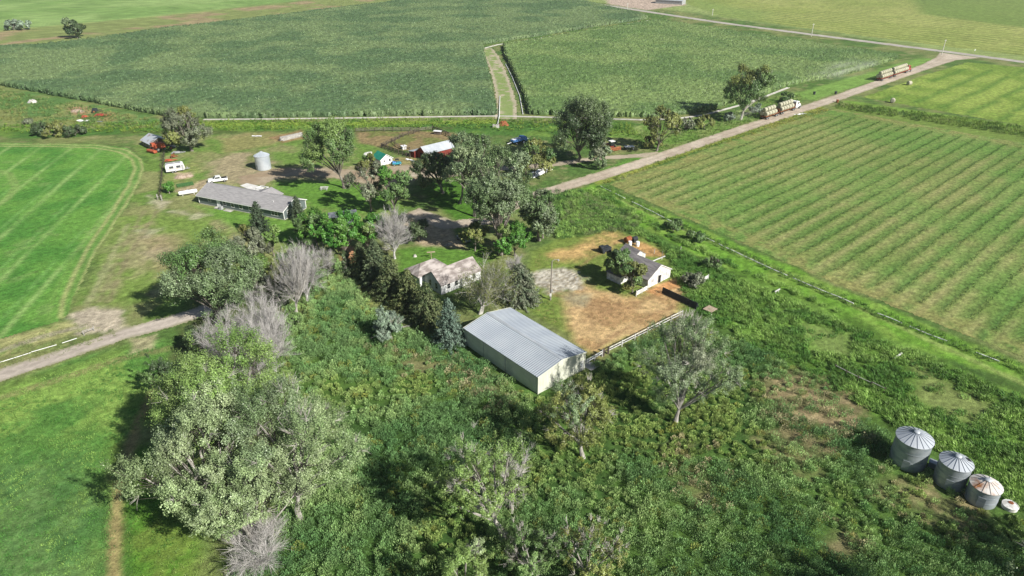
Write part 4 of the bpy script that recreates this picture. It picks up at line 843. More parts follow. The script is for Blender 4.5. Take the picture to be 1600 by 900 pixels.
tree('cottonwood_tree', 'cottonwood standing just below the bottom edge, shading the lowest weeds', (1590, 1075), 880, 170, None, .25, 'grey', 'green', 16, 24, 22, .24, .05, 'palebark', .35, 432)
tree('hawthorn_bush', 'dark bush at the left lower edge between lane and cottonwoods', (268, 620), 560, 60, 268, .05, 'green', 'dark', 10, 26, 20, .24, 0, seed=419, cat='bush')
tree('hawthorn_bush', 'dark shady bush under the big round cottonwood beside the lane', (318, 556), 505, 60, 318, .05, 'dark', 'green', 10, 26, 20, .26, 0, seed=420, cat='bush')
tree('lilac_bush', 'round bright green bush by the garden patch near the camper', (265, 302), 284, 16, None, .03, 'bright', None, 7, 22, 16, .36, seed=421, cat='bush')

# ------------------------------------------------------------------ buildings
def gable_walls(L, W, h, rise, x0=0, y0=0, z0=0):
    m = MB(); prof = [(0, 0), (W, 0), (W, h), (W / 2, h + rise), (0, h)]
    return m.prism([(x0, y0 + a, z0 + b) for a, b in prof], (L, 0, 0))
def roof_slab(m, x0, x1, ya, za, yb, zb, t=.12):     # sloping slab between two long edges
    return m.prism([(x0, ya, za), (x0, yb, zb), (x0, yb, zb + t), (x0, ya, za + t)], (x1 - x0, 0, 0))
def gable_roof(L, W, h, rise, ov=.4, og=.3, t=.12, x0=0, y0=0, cut=None):
    m = MB(); k = rise / (W / 2)
    roof_slab(m, x0 - og, x0 + L + og, y0 - ov, h - ov * k + .02, y0 + W / 2, h + rise + .02, t)
    roof_slab(m, x0 - og, x0 + L + og, y0 + W + ov, h - ov * k + .02, y0 + W / 2 + .001, h + rise + .02, t)
    return m
def opening(root, name, p, d, n, w, h, frame='white', fill='glass', fw=.09, proud=.05, split=0, fillname='pane', sill=False):
    """frame of four bars standing proud of a wall, with a recessed pane as its child; p lower left corner on the wall, d along the wall, n outward"""
    p = Vector(p); d = Vector(d); n = Vector(n); z = Vector((0, 0, 1)); m = MB()
    def slab(mb, a0, a1, b0, b1, q0, q1):
        vs = [p + d * a + z * b + n * q for q in (q0, q1) for b in (b0, b1) for a in (a0, a1)]
        mb.add(vs, [(0, 1, 3, 2), (4, 6, 7, 5), (0, 4, 5, 1), (2, 3, 7, 6), (0, 2, 6, 4), (1, 5, 7, 3)])
    slab(m, -fw, w + fw, -fw, 0, .002, proud); slab(m, -fw, w + fw, h, h + fw, .002, proud)
    slab(m, -fw, 0, 0, h, .002, proud); slab(m, w, w + fw, 0, h, .002, proud)
    for i in range(split): slab(m, w * (i + 1) / (split + 1) - fw / 2, w * (i + 1) / (split + 1) + fw / 2, 0, h, .002, proud - .005)
    if name == 'window': slab(m, 0, w, h * .5 - .025, h * .5 + .025, .002, proud - .012)
    o = m.build(name, M[frame], root)
    g = MB(); slab(g, .002, w - .002, .002, h - .002, .003, .018); g.build(fillname, M[fill], o)
    return o
XN, XP, YN, YP = (-1, 0, 0), (1, 0, 0), (0, -1, 0), (0, 1, 0)
# --- big steel shed
def ribbed(m, o, u, v, n, w, sp, hgt_, t0=.55):     # o origin, u across the ribs (unit), v along the ribs (full vector)
    o, u, v, n = Vector(o), Vector(u), Vector(v), Vector(n); k = max(1, round(w / sp)); sp = w / k; P_ = []
    for i in range(k):
        for a, q in ((0, 0), (t0, 0), (t0 + .1, 1), (.9, 1), (1, 0)):
            if i and a == 0: continue
            P_.append(o + u * (i + a) * sp + n * q * hgt_)
    vs = P_ + [p + v for p in P_]; c = len(P_)
    return m.add(vs, [(i, i + 1, i + 1 + c, i + c) for i in range(c - 1)])
sh = thing('steel_shed', 'large cream steel shed with low pitched ribbed metal roof', 'shed', (-8.6, 107.1, 0), -49.3)
L_, W_, h_, rs = 19.75, 10.9, 3.55, 1.0
wl = MB()
ribbed(wl, (0, 0, 0), (1, 0, 0), (0, 0, h_), YN, L_, .34, .05)
ribbed(wl, (L_, W_, 0), (-1, 0, 0), (0, 0, h_), YP, L_, .34, .05)
wl.poly([(0, 0, 0), (0, 0, h_), (0, W_ / 2, h_ + rs), (0, W_, h_), (0, W_, 0)])
for i in range(32):                                  # ribbed gable, in strips up to the slope
    a, b = W_ * i / 32, W_ * (i + 1) / 32; s_ = lambda y: h_ + rs * (1 - abs(y - W_ / 2) / (W_ / 2)) - .03
    for y0, y1, q0, q1 in ((a, a + .2, 0, 0), (a + .2, a + .23, 0, .05), (a + .23, b - .03, .05, .05), (b - .03, b, .05, 0)):
        wl.poly([(L_ + q0, y0, 0), (L_ + q1, y1, 0), (L_ + q1, y1, s_(y1)), (L_ + q0, y0, s_(y0))])
wl.build('wall', M['shedwall'], sh)
for nm, ye, sgn in (('roof_slope', -.25, 1), ('roof_slope', W_ + .25, -1)):
    rf = MB(); k = rs / (W_ / 2); e = Vector((-.2, ye, h_ - .25 * k)); rdg = Vector((-.2, W_ / 2, h_ + rs + .02))
    up = (rdg - e); n = Vector((0, -k * sgn, 1)).normalized()
    ribbed(rf, e + n * .05, (1, 0, 0), up, n, L_ + .4, .45, .085, .6)
    rf.prism([e, rdg, rdg + n * .04, e + n * .04], (L_ + .4, 0, 0)); rf.build(nm, M['shedroof'], sh)
cp = MB(); k = rs / (W_ / 2)
cp.prism([(-.22, W_ / 2 - .3, h_ + rs - .3 * k + .15), (-.22, W_ / 2, h_ + rs + .16), (-.22, W_ / 2 + .3, h_ + rs - .3 * k + .15), (-.22, W_ / 2, h_ + rs + .13)], (L_ + .44, 0, 0)); cp.build('ridge_cap', M['galvroof'], sh)
tm = MB()
for x in (-.23, L_ + .2):
    for y0, y1 in ((-.26, W_ / 2), (W_ + .26, W_ / 2)):
        tm = MB(); tm.bar((x, y0, h_ - .05), (x, y1, h_ + rs + .02), .05, .2); tm.build('bargeboard', M['shedwall'], sh)
for x, y in ((L_ + .03, -.03), (L_ + .03, W_ + .03), (-.03, -.03), (-.03, W_ + .03)): tm = MB(); tm.bar((x, y, 0), (x, y, h_ - .1), .14); tm.build('corner_trim', M['shedwall'], sh)
for q in (5.5, 11.5):
    d_ = MB(); d_.box(q - .04, q + .04, -.09, -.056, .2, h_ - .3); d_.build('downspout', M['grey'], sh)
dr = MB(); dr.box(L_ + .055, L_ + .1, W_ - 1.15, W_ - .25, .05, 2.1); do = dr.build('door', M['oldwhite'], sh)
hd = MB(); hd.box(L_ + .1, L_ + .16, W_ - 1.07, W_ - .98, 1.0, 1.12); hd.build('handle', M['dark'], do)
dj = MB()
for i in range(4): dj.box(1.2 + i * 4.6, 5.5 + i * 4.6, W_ + .055, W_ + .1, .05, 3.2)
dj.build('sliding_door', M['shedwall'], sh)
# concrete slabs along its right hand side
for i in range(6):
    s_ = MB(); s_.box(4.2 + i * 2.6, 6.74 + i * 2.6, W_ + .5, W_ + 2.2 + .15 * (i % 2), -.05, .045 + .008 * (i % 3))
    o = s_.build('concrete_apron', M['concrete'], None, bevel=.02); o.location = (-8.6, 107.1, 0); o.rotation_euler = (0, 0, R(-49.3)); o['kind'] = 'structure'
s_ = MB(); s_.box(19.2, 20.9, W_ + .6, W_ + 2.6, -.05, .05)
o = s_.build('concrete_apron', M['concrete'], None, bevel=.02); o.location = (-8.6, 107.1, 0); o.rotation_euler = (0, 0, R(-49.3)); o['kind'] = 'structure'

# --- white barn
def loc(o, rz, x, y): c, s = math.cos(R(rz)), math.sin(R(rz)); return (o[0] + x * c - y * s, o[1] + x * s + y * c)
bl = (28.7 + 8.2 * math.cos(R(132)), 128.7 + 8.2 * math.sin(R(132)), 0)
bn = thing('white_barn', 'white barn with steep grey shingle roof and dark doorway in its gable', 'barn', bl, -48)
L_, W_, h_, rs = 8.2, 7.8, 2.05, 2.2
gable_walls(L_, W_, h_, rs).build('wall', M['oldwhite'], bn)
gable_roof(L_, W_, h_, rs, .25, .15, .12).build('roof', M['barnshingle'], bn)
opening(bn, 'door', (L_, 3.45, .02), YP, XP, .95, 1.85, 'oldwhite', 'dark', .08, .05, 0, 'doorway')
opening(bn, 'window', (L_, 1.3, .95), YP, XP, .7, .6, 'oldwhite', 'grey'); opening(bn, 'window', (L_, 6.0, 1.15), YP, XP, .55, .6, 'oldwhite', 'grey')
tr_ = MB()
for y0 in (-.25, W_ + .25): tr_.bar((L_ + .16, y0, h_ - .12), (L_ + .16, W_ / 2, h_ + rs + .02), .04, .18)
tr_.build('bargeboard', M['oldwhite'], bn)
le = MB(); le.box(-.6, 3.2, -3.0, -.02, 0, 1.7); le.build('lean_to', M['oldwhite'], bn)
lr = MB(); roof_slab(lr, -.8, 3.4, -3.2, 1.72, -.05, 2.05, .1); lr.build('lean_to_roof', M['barnshingle'], bn)
an = thing('white_shed', 'small white shed with grey roof standing behind the white barn', 'shed', (24.6, 142.7, 0), -56)
gable_walls(4.6, 3.6, 2.3, 1.2).build('wall', M['oldwhite'], an); gable_roof(4.6, 3.6, 2.3, 1.2, .2, .12, .1).build('roof', M['barnshingle'], an)
opening(an, 'window', (4.6, 1.5, 1.5), YP, XP, .5, .6, 'oldwhite', 'grey')
for i, (px, py, lab) in enumerate([(984, 384, 'white barrel on end beside the rusty tank behind the white barn, left one'), (996, 384.5, 'white barrel on end by the small white shed, right one of the pair')]):
    b = at(px, py); m = MB(); m.lathe([(0, 0), (.42, 0), (.45, .2), (.45, .45), (.47, .5), (.45, .55), (.45, 1.1), (.40, 1.2), (0, 1.2)], 18)
    o = m.build('white_barrel', M['pvc'], None, True); o.location = b; tag(o, lab, 'barrel', 'white barrels behind the barn')
b = at(981, 379); m = MB(); m.tube([(-.9, 0, .9), (-.8, 0, .9), (.8, 0, .9), (.9, 0, .9)], [.5, .7, .7, .5], 16)
for q in (-.5, .5): m.bar((q, -.4, 0), (q, -.2, .6), .1); m.bar((q, .4, 0), (q, .2, .6), .1)
o = m.build('rusty_tank', M['rust'], None, True); o.location = b; o.rotation_euler = (0, 0, R(40)); tag(o, 'dark rusty fuel tank on legs behind the small white shed', 'tank')
b = at(991, 378); m = MB(); m.tube([(-.8, 0, .8), (-.7, 0, .8), (.7, 0, .8), (.8, 0, .8)], [.4, .6, .6, .4], 16); m.box(-.6, .6, -.5, -.4, 0, .7); m.box(-.6, .6, .4, .5, 0, .7)
o = m.build('black_tank', M['steel'], None, True); o.location = b; o.rotation_euler = (0, 0, R(40)); tag(o, 'black tank on a stand between the two white barrels', 'tank')
b = at(945, 393); m = MB(); m.box(-1.3, 1.3, -.8, .8, .35, 1.2); m.box(-1.5, -.3, -.6, .6, 1.2, 1.6)
for x_ in (-.9, .9):
    for y_ in (-.85, .85): m.tube([(x_, y_ - .1, .4), (x_, y_ + .1, .4)], .4, 12)
o = m.build('derelict_cart', M['steel'], None, bevel=.04); o.location = b; o.rotation_euler = (0, 0, R(30)); tag(o, 'dark derelict cart left of the small white shed in the dry yard', 'cart')

# --- old farmhouse: stuccoed gable block and hip roofed block
fh = thing('old_farmhouse', 'old white stucco farmhouse with weathered grey brown gable and hip roofs', 'house', (-14.7, 125.9, 0), 41.8)
L_, W_, h_, rs = 10.6, 5.9, 2.3, 2.0
gable_walls(L_, W_, h_, rs).build('wall', M['stucco'], fh); gable_roof(L_, W_, h_, rs, .3, .2, .12).build('gable_roof', M['oldshingle'], fh)
opening(fh, 'window', (0, 4.3, .85), (0, -1, 0), XN, .8, 1.25, 'oldwhite'); opening(fh, 'window', (0, 2.0, .85), (0, -1, 0), XN, .8, 1.25, 'oldwhite')
for x_ in (1.6, 3.6, 6.2, 8.4): opening(fh, 'window', (x_, 0, .9), XP, YN, .75, 1.05, 'oldwhite')
opening(fh, 'door', (4.95, 0, .05), XP, YN, .85, 1.95, 'oldwhite', 'grey', .08, .06, 0, 'door_panel')
hb = MB(); hb.box(-1.2, 6.2, W_ + .03, W_ + 5.0, 0, 2.35); hb.build('hip_block_wall', M['stucco'], fh)
hr = MB(); x0, x1, y0, y1, z0, zt = -1.6, 6.6, W_ - .05, W_ + 5.4, 2.3, 3.9; ym = (y0 + y1) / 2
a_, b_, c_, d_, e_, f_ = (x0, y0, z0), (x1, y0, z0), (x1, y1, z0), (x0, y1, z0), (x0 + 2.6, ym, zt), (x1 - 2.6, ym, zt)
hr.add([a_, b_, c_, d_, e_, f_] + [(x0, y0, z0 - .12), (x1, y0, z0 - .12), (x1, y1, z0 - .12), (x0, y1, z0 - .12)], [(0, 1, 5, 4), (1, 2, 5), (2, 3, 4, 5), (3, 0, 4), (0, 6, 7, 1), (1, 7, 8, 2), (2, 8, 9, 3), (3, 9, 6, 0), (6, 9, 8, 7)])
hr.build('hip_roof', M['oldshingle'], fh)
opening(fh, 'window', (-1.2, W_ + 3.4, .9), (0, -1, 0), XN, .9, 1.0, 'oldwhite')

# --- ranch house with a rear wing
rh = thing('ranch_house', 'long single storey grey green ranch house with grey shingle roof and white windows', 'house', (-85.5, 177.5, 0), -23.7)
L_, W_, h_, rs = 29.0, 8.7, 2.55, 1.85
w_ = gable_walls(L_, W_, h_, rs)
w_.prism([(13.3, W_ - .2, 0), (20.3, W_ - .2, 0), (20.3, W_ - .2, h_), (16.8, W_ - .2, h_ + 1.15), (13.3, W_ - .2, h_)], (0, 1.4, 0)); w_.build('wall', M['siding'], rh)
gable_roof(L_, W_, h_, rs, .5, .35, .13).build('roof', M['shingle'], rh)
wr = MB(); wr.prism([(12.8, W_ / 2 + 1.4, h_ - .15), (16.8, W_ / 2 + 1.4, h_ + 1.17), (16.8, W_ / 2 + 1.4, h_ + 1.29), (12.8, W_ / 2 + 1.4, h_ - .03)], (0, 4.4, 0)); wr.prism([(20.8, W_ / 2 + 1.4, h_ - .15), (16.802, W_ / 2 + 1.4, h_ + 1.17), (16.802, W_ / 2 + 1.4, h_ + 1.29), (20.8, W_ / 2 + 1.4, h_ - .03)], (0, 4.4, 0)); wr.build('wing_roof', M['shingle'], rh)
fd = MB(); fd.box(0, L_, -.06, -.003, 0, .16); fd.box(L_ + .003, L_ + .06, 0, W_, 0, .16); fd.build('foundation', M['concrete'], rh)
ft = MB(); k = rs / (W_ / 2)
for x_ in (-.37, L_ + .33):
    for y0 in (-.5, W_ + .5): ft = MB(); ft.bar((x_, y0, h_ - .5 * k + .04), (x_, W_ / 2, h_ + rs + .04), .05, .2); ft.build('bargeboard', M['white'], rh)
ft = MB(); ft.box(-.35, L_ + .35, -.56, -.5, h_ - .32, h_ - .14); ft.build('gutter', M['white'], rh)
for x_, y_ in ((L_ + .02, -.02), (-.02, -.02), (L_ + .02, W_ + .02)): ft = MB(); ft.bar((x_, y_, .3), (x_, y_, h_ - .15), .16); ft.build('corner_trim', M['white'], rh)
opening(rh, 'window', (3.4, 0, 1.2), XP, YN, .9, .65, 'white'); opening(rh, 'window', (8.6, 0, .95), XP, YN, 1.0, 1.15, 'white')
opening(rh, 'window', (11.4, 0, .85), XP, YN, 1.0, 1.25, 'white'); opening(rh, 'window', (14.2, 0, .85), XP, YN, 1.0, 1.25, 'white')
opening(rh, 'window', (17.5, 0, .95), XP, YN, 1.1, 1.0, 'white'); opening(rh, 'window', (25.0, 0, .8), XP, YN, 2.0, 1.35, 'white', split=1)
opening(rh, 'window', (L_, 1.4, .9), YP, XP, 1.2, 1.2, 'white'); opening(rh, 'window', (L_, 5.6, .9), YP, XP, 1.2, 1.2, 'white')
d_ = opening(rh, 'door', (6.5, 0, .15), XP, YN, .95, 2.0, 'white', 'white', .1, .06, 0, 'door_panel')
st = MB(); st.box(6.2, 7.8, -1.2, -.065, 0, .15); st.build('doorstep', M['concrete'], rh)
ac = MB(); ac.box(8.0, 8.9, -1.3, -.5, .06, .85); ac.box(7.9, 9.0, -1.4, -.4, 0, .06); o = ac.build('air_conditioner', M['grey'], None, bevel=.03)
o.location = rh.location; o.rotation_euler = rh.rotation_euler; tag(o, 'small grey air conditioner box on the grass under the ranch house windows', 'air conditioner')
pv = MB(); pv.box(9.6, 12.2, -1.5, -.3, -.02, .05); o = pv.build('paving_slab', M['concrete'], None); o.location = rh.location; o.rotation_euler = rh.rotation_euler; tag(o, 'pale paving slab at the foot of the ranch house wall', 'paving slab')
vt = MB(); vt.tube([(24.3, 2.0, h_ + .7), (24.3, 2.0, h_ + 1.35)], .09, 8); vt.build('roof_vent', M['white'], rh)
pg = MB()
for x_ in (11.0, 13.6): pg.bar((x_, W_ + 3.6, 0), (x_, W_ + 3.6, 2.5), .14); pg.bar((x_, W_ + 1.4, 0), (x_, W_ + 1.4, 2.5), .14)
for a, b in (((11, W_ + 3.6), (13.6, W_ + 3.6)), ((11, W_ + 1.4), (13.6, W_ + 1.4)), ((11, W_ + 1.4), (11, W_ + 3.6)), ((13.6, W_ + 1.4), (13.6, W_ + 3.6))): pg.bar((*a, 2.55), (*b, 2.55), .2)
pg.build('porch_frame', M['white'], rh)

# --- dark roofed cottage among the maples
ct = thing('cottage', 'small white cottage with dark blue grey roof half hidden among the maples', 'cottage', (-44.5, 157.2, 0), 20)
gable_walls(6.5, 6.5, 2.3, 1.9).build('wall', M['white'], ct); gable_roof(6.5, 6.5, 2.3, 1.9, .3, .25).build('roof', M['darkshingle'], ct)
opening(ct, 'window', (1.0, 0, .9), XP, YN, .9, 1.1, 'white'); opening(ct, 'window', (4.4, 0, .9), XP, YN, .9, 1.1, 'white')
# --- green roofed shed
fl = (-41.2, 209.5); bk = (fl[0] + 4.9 * math.cos(R(130)), fl[1] + 4.9 * math.sin(R(130)), 0)
gs = thing('green_roofed_shed', 'white shed with teal green metal roof in the farmyard', 'shed', bk, -50)
gable_walls(4.9, 4.2, 1.9, 1.35).build('wall', M['white'], gs); gable_roof(4.9, 4.2, 1.9, 1.35, .3, .25, .08).build('roof', M['greenroof'], gs)
tr_ = MB()
for y0 in (-.3, 4.5): tr_.bar((5.17, y0, 1.7), (5.17, 2.1, 3.3), .04, .16)
tr_.build('bargeboard', M['white'], gs)
opening(gs, 'window', (4.9, 2.9, .9), YP, XP, .7, .8, 'white'); opening(gs, 'window', (4.9, 1.0, 1.0), YP, XP, .6, .5, 'white')
# --- red barn
rb = thing('red_barn', 'red wooden barn with white metal roof and a lower lean to beside the corral', 'barn', (-27.4, 214.3, 0), 41.4)
gable_walls(11, 5.0, 2.4, 1.7).build('wall', M['redwood'], rb); gable_roof(11, 5.0, 2.4, 1.7, .3, .3, .08).build('roof', M['galvroof'], rb)
l_ = MB(); l_.prism([(-1.2, 5.03, 0), (-1.2, 8.0, 0), (-1.2, 8.0, 1.7), (-1.2, 5.03, 2.25)], (9, 0, 0)); l_.build('lean_to', M['redwood'], rb)
l_ = MB(); roof_slab(l_, -1.5, 8.1, 8.4, 1.62, 5.35, 2.2, .08); l_.build('lean_to_roof', M['galvroof'], rb)
opening(rb, 'door', (0, 3.4, .02), (0, -1, 0), XN, 1.6, 2.0, 'redwood', 'dark', .1, .05, 0, 'doorway')
tr_ = MB(); tr_.bar((-1.52, 8.42, 1.66), (-1.52, 5.3, 2.26), .05, .14)
for y0 in (-.3, 5.3): tr_.bar((-.32, y0, 2.24), (-.32, 2.5, 4.16), .05, .14)
tr_.build('bargeboard', M['white'], rb)
# --- old tin roofed log shed
ls = thing('log_shed', 'old dark log shed with patchy tin roof beside the orange machine', 'shed', (-126.6, 231.4, 0), -43)
gable_walls(7.3, 6.2, 1.9, 1.6).build('wall', M['darkwood'], ls); gable_roof(7.3, 6.2, 1.9, 1.6, .35, .3, .06).build('roof', M['tin'], ls)
opening(ls, 'door', (7.3, 2.2, .02), YP, XP, 1.5, 1.7, 'oldwood', 'dark', .1, .05, 0, 'doorway')
for i in range(3):
    b_ = MB(); b_.box(.6 + i * 2.3, 2.3 + i * 2.3, -.06, -.005, .3, 1.4); b_.build('plank_patch', M['oldwood'], ls)
lt = MB()
for x_ in (.2, 6.5):
    for y_ in (6.6, 10.4): lt.bar((x_ + 1, y_, 0), (x_ + 1, y_, 1.7), .16)
lt.box(1.0, 7.9, 10.3, 10.4, 0, 1.2); lt.build('lean_to_frame', M['darkwood'], ls)
lr = MB(); roof_slab(lr, .8, 7.9, 6.55, 1.95, 10.7, 1.65, .06); lr.build('lean_to_roof', M['oldwood'], ls)
# --- far white roofed building at the top edge
fs = thing('machine_shed', 'far white roofed farm building at the top edge beyond the county road', 'shed', (*at(1024, 5)[:2], 0), -30)
gable_walls(24, 10, 3, 1.6).build('wall', M['grey'], fs); gable_roof(24, 10, 3, 1.6, .4, .3).build('roof', M['galvroof'], fs)

# ------------------------------------------------------------------ grain bins
def bin_(label, c, rad, h, rise, wallm, roofm, n=18, group='grain bins', seam='seam', hatch=False):
    root = thing('grain_bin', label, 'grain bin', (*c, 0), 0, group)
    pr = []; k = int(h / .2)
    for i in range(k): z0 = h * i / k; d = h / k; pr += [(rad, z0), (rad + .022, z0 + d * .5)]
    pr.append((rad, h)); m = MB(); m.lathe(pr, 56); m.build('wall', M[wallm], root, True)
    m = MB(); ro = rad + .14
    m.lathe([(ro, h - .05), (ro, h), (.35, h + rise), (.0001, h + rise + .02)], n * 2); rf = m.build('roof', M[roofm], root)
    s_ = MB()
    for i in range(n):
        a = 2 * math.pi * (i + .5) / n; ca, sa = math.cos(a), math.sin(a)
        s_.bar((ro * ca, ro * sa, h + .02), (.38 * ca, .38 * sa, h + rise + .02), .045, .07)
    s_.build('roof_rib', M[seam], rf)
    m = MB(); m.lathe([(.42, h + rise - .04), (.42, h + rise + .14), (.30, h + rise + .24), (.0001, h + rise + .27)], 16); m.build('cap', M['galvroof'], rf, True)
    m = MB(); a = -2.2; m.box(-.45, .45, -.05, .05, 0, 1.5); d = m.build('door', M['galvdark'], root); d.location = (rad * math.cos(a) * 1.01, rad * math.sin(a) * 1.01, .3); d.rotation_euler = (0, 0, a + math.pi / 2)
    for z_ in (h * .33, h * .66):
        m = MB(); m.lathe([(rad + .02, z_ - .04), (rad + .05, z_ - .04), (rad + .05, z_ + .04), (rad + .02, z_ + .04)], 56); m.build('hoop', M[wallm], root, True)
    if hatch:
        m = MB(); a = .1; q = .62
        m.bar((rad * .9, -.3, h + rise * .1 + .14), (rad * .62, -.3, h + rise * .38 + .14), .06); m.bar((rad * .9, .3, h + rise * .1 + .14), (rad * .62, .3, h + rise * .38 + .14), .06)
        for i in range(4): t = i / 3; m.bar((rad * (.9 - .28 * t), -.3, h + rise * (.1 + .28 * t) + .14), (rad * (.9 - .28 * t), .3, h + rise * (.1 + .28 * t) + .14), .06)
        m.build('ladder', M['steel'], rf)
    return root
bin_('tallest grain bin with ribbed cone roof, uppermost of the row in the weeds', (57.3, 76.2), 2.35, 4.45, .95, 'galvdark', 'galvroof')
bin_('middle sized grain bin with a ladder on its cone roof, second of the row', (61.1, 72.1), 2.0, 3.75, .85, 'galvdark', 'galvroof', hatch=True)
bin_('short grain bin with rust stained pale roof, lowest of the row in the weeds', (63.5, 68.75), 1.85, 2.75, .75, 'galv', 'rustroof', 12, seam='rustroof')
M['galvshine'] = mat('bright_galvanized_steel', (.50, .55, .60), (.60, .65, .69), .5, .42, .35, spec=.5)
bin_('shiny galvanized grain bin with pointed roof standing alone in the farmyard', at(412.3, 263.4)[:2], 2.25, 4.3, 1.0, 'galvshine', 'galvshine', 16, None, 'galvshine')
b = at(1577, 793); t = thing('tank_lid', 'low round white tank with rust spot beside the short rusty grain bin', 'tank', b)
m = MB(); m.lathe([(.95, 0), (.95, .45), (1.0, .48), (1.0, .54), (.4, .68), (.0001, .72)], 32); m.build('lid', M['oldwhite'], t, True)
m = MB(); m.lathe([(.30, .69), (.32, .74), (.0001, .77)], 14, (.1, .15, 0)); m.build('hatch', M['rust'], t, True)
b = at(1456, 729); m = MB(); m.box(-.5, .5, -.45, .45, 0, .9); m.box(-.56, .56, -.5, .5, .9, .98); o = m.build('metal_bin_box', M['galv'], None, bevel=.03); o.location = b; o.rotation_euler = (0, 0, R(-40)); tag(o, 'small grey metal box on the ground between the two larger grain bins', 'box')

# ------------------------------------------------------------------ vehicles and machines
def wheel(root, x, y, r, w, rim='grey', name='wheel'):
    m = MB(); m.tube([(x, y - w / 2, r), (x, y - w * .42, r), (x, y + w * .42, r), (x, y + w / 2, r)], [r * .9, r, r, r * .9], 16); o = m.build(name, M['black'], root, True)
    m = MB(); m.tube([(x, y - w * .53, r), (x, y + w * .53, r)], r * .52, 12); m.build('rim', M[rim], o); return o
def bale_mesh():
    m = MB(); pr = [(0.0, -.82), (.5, -.83), (.78, -.80), (.85, -.72)] + [(.865 + .012 * (i % 2), -.6 + i * .12) for i in range(11)] + [(.85, .72), (.78, .80), (.5, .83), (0, .82)]
    m.lathe(pr, 20); return m
bale0 = None
def bale(loc_, rz, label, group, m='hay', s=1.0):
    global bale0
    if bale0 is None:
        bale0 = bale_mesh(); me = bpy.data.meshes.new('hay_bale'); me.from_pydata(bale0.v, [], bale0.f); me.materials.append(M['hay']); me.polygons.foreach_set('use_smooth', [True] * len(me.polygons)); me.set_sharp_from_angle(angle=R(50)); bale0 = me
    me = bale0
    if m != 'hay': me = bale0.copy(); me.materials.clear(); me.materials.append(M[m])
    o = bpy.data.objects.new('hay_bale', me); COL.objects.link(o); o.location = loc_; o.scale = (s, s, s)
    o.rotation_euler = (0, R(90), R(rz)); return tag(o, label, 'hay bale', group)
def hay_truck(rear, front, cabm, label, blabel, group, frame):
    a, f = at(*rear)[:2], at(*front)[:2]; d = f - a; T = float(np.linalg.norm(d)); rz = math.degrees(math.atan2(d[1], d[0]))
    t = thing('hay_truck', label, 'truck', (*a, .03), rz)
    D1 = (.0, T * .36); D2 = (T * .40, T - 5.2)
    for x0, x1 in (D1, D2):
        m = MB(); m.box(x0, x1, -1.3, 1.3, 1.15, 1.32); m.box(x0, x1, -.5, -.35, .85, 1.15); m.box(x0, x1, .35, .5, .85, 1.15)
        m.box(x1 - .12, x1, -1.3, 1.3, 1.32, 2.6); m.build('trailer_deck', M[frame], t)
    xs = [1.2, 2.5, D1[1] - 2.0, D1[1] - .8, D2[0] + 1.2, D2[0] + 2.5, D2[1] - 1.4, D2[1] - .1, T - 1.1]
    for x in xs:
        for y in (-1.05, 1.05): wheel(t, x, y, .52, .45)
    m = MB(); m.bar((D1[1], 0, .95), (D2[0], 0, .95), .2); m.bar((D2[1] - 2, -.45, .8), (T - .4, -.45, .8), .2); m.bar((D2[1] - 2, .45, .8), (T - .4, .45, .8), .2); m.build('chassis', M['steel'], t)
    cx = T - 4.6
    m = MB(); m.prism([(cx, -1.2, .9), (cx + 2.9, -1.2, .9), (cx + 2.9, -1.2, 2.1), (cx + 2.5, -1.2, 3.1), (cx + .9, -1.2, 3.45), (cx, -1.2, 3.3)], (0, 2.4, 0)); cab = m.build('cab', M[cabm], t, bevel=.06)
    m = MB(); m.prism([(cx + 2.93, -1.0, 2.15), (cx + 2.93, 1.0, 2.15), (cx + 2.55, 1.0, 3.0), (cx + 2.55, -1.0, 3.0)], (.03, 0, .02)); m.build('windshield', M['glass'], cab)
    for y in (-1.215, 1.205): m = MB(); m.box(cx + 1.3, cx + 2.35, y, y + .01, 2.1, 2.9); m.build('side_window', M['glass'], cab)
    m = MB(); m.prism([(cx + 2.9, -.85, .8), (cx + 4.7, -.8, .8), (cx + 4.7, -.8, 1.75), (cx + 2.9, -.85, 2.05)], (0, 1.65, 0)); hood = m.build('hood', M[cabm], t, bevel=.08)
    m = MB(); m.box(cx + 4.66, cx + 4.74, -.55, .55, .9, 1.6); m.build('grille', M['grey'], hood)
    for y in (-.85, .85): m = MB(); m.box(cx + 4.5, cx + 4.72, y - .16, y + .16, 1.0, 1.3); m.build('headlight', M['lampglass'], hood)
    m = MB(); m.box(cx + 4.6, cx + 4.85, -1.2, 1.2, .4, .8); m.build('bumper', M['grey'], t)
    for y in (-1.1, 1.1): m = MB(); m.tube([(cx - .15, y, 1), (cx - .15, y, 4.0)], .09, 8); m.build('exhaust_stack', M['grey'], t); m = MB(); m.tube([(cx + .2, y, .75), (cx + 1.6, y, .75)], .32, 12); m.build('fuel_tank', M['grey'], t)
    c, s = math.cos(R(rz)), math.sin(R(rz)); rr = random.Random(3)
    for x0, x1 in (D1, D2):
        n = int((x1 - x0 - .2) / 2.0)
        for i in range(n):
            x = x0 + 1.05 + i * 2.0 + rr.uniform(-.08, .08)
            for y, z in ((-.86, 1.32 + .86), (.86, 1.32 + .86), (0, 1.32 + .86 + 1.48)):
                q = (a[0] + x * c - y * s, a[1] + x * s + y * c, z + .035)
                bale(q, rz + rr.uniform(-5, 5), blabel, group, 'hay', rr.uniform(.94, 1.03))
    return t
hay_truck((1191, 187), (1247, 168), 'white', 'long truck with white cab hauling two trailers of round hay bales on the gravel road', 'round hay bale loaded on the truck with the white cab', 'bales on the white cabbed truck', 'rust')
hay_truck((1372, 127), (1420, 111), 'red', 'long truck with red cab hauling two trailers of round hay bales, nearer the road junction', 'round hay bale loaded on the truck with the red cab', 'bales on the red cabbed truck', 'red')
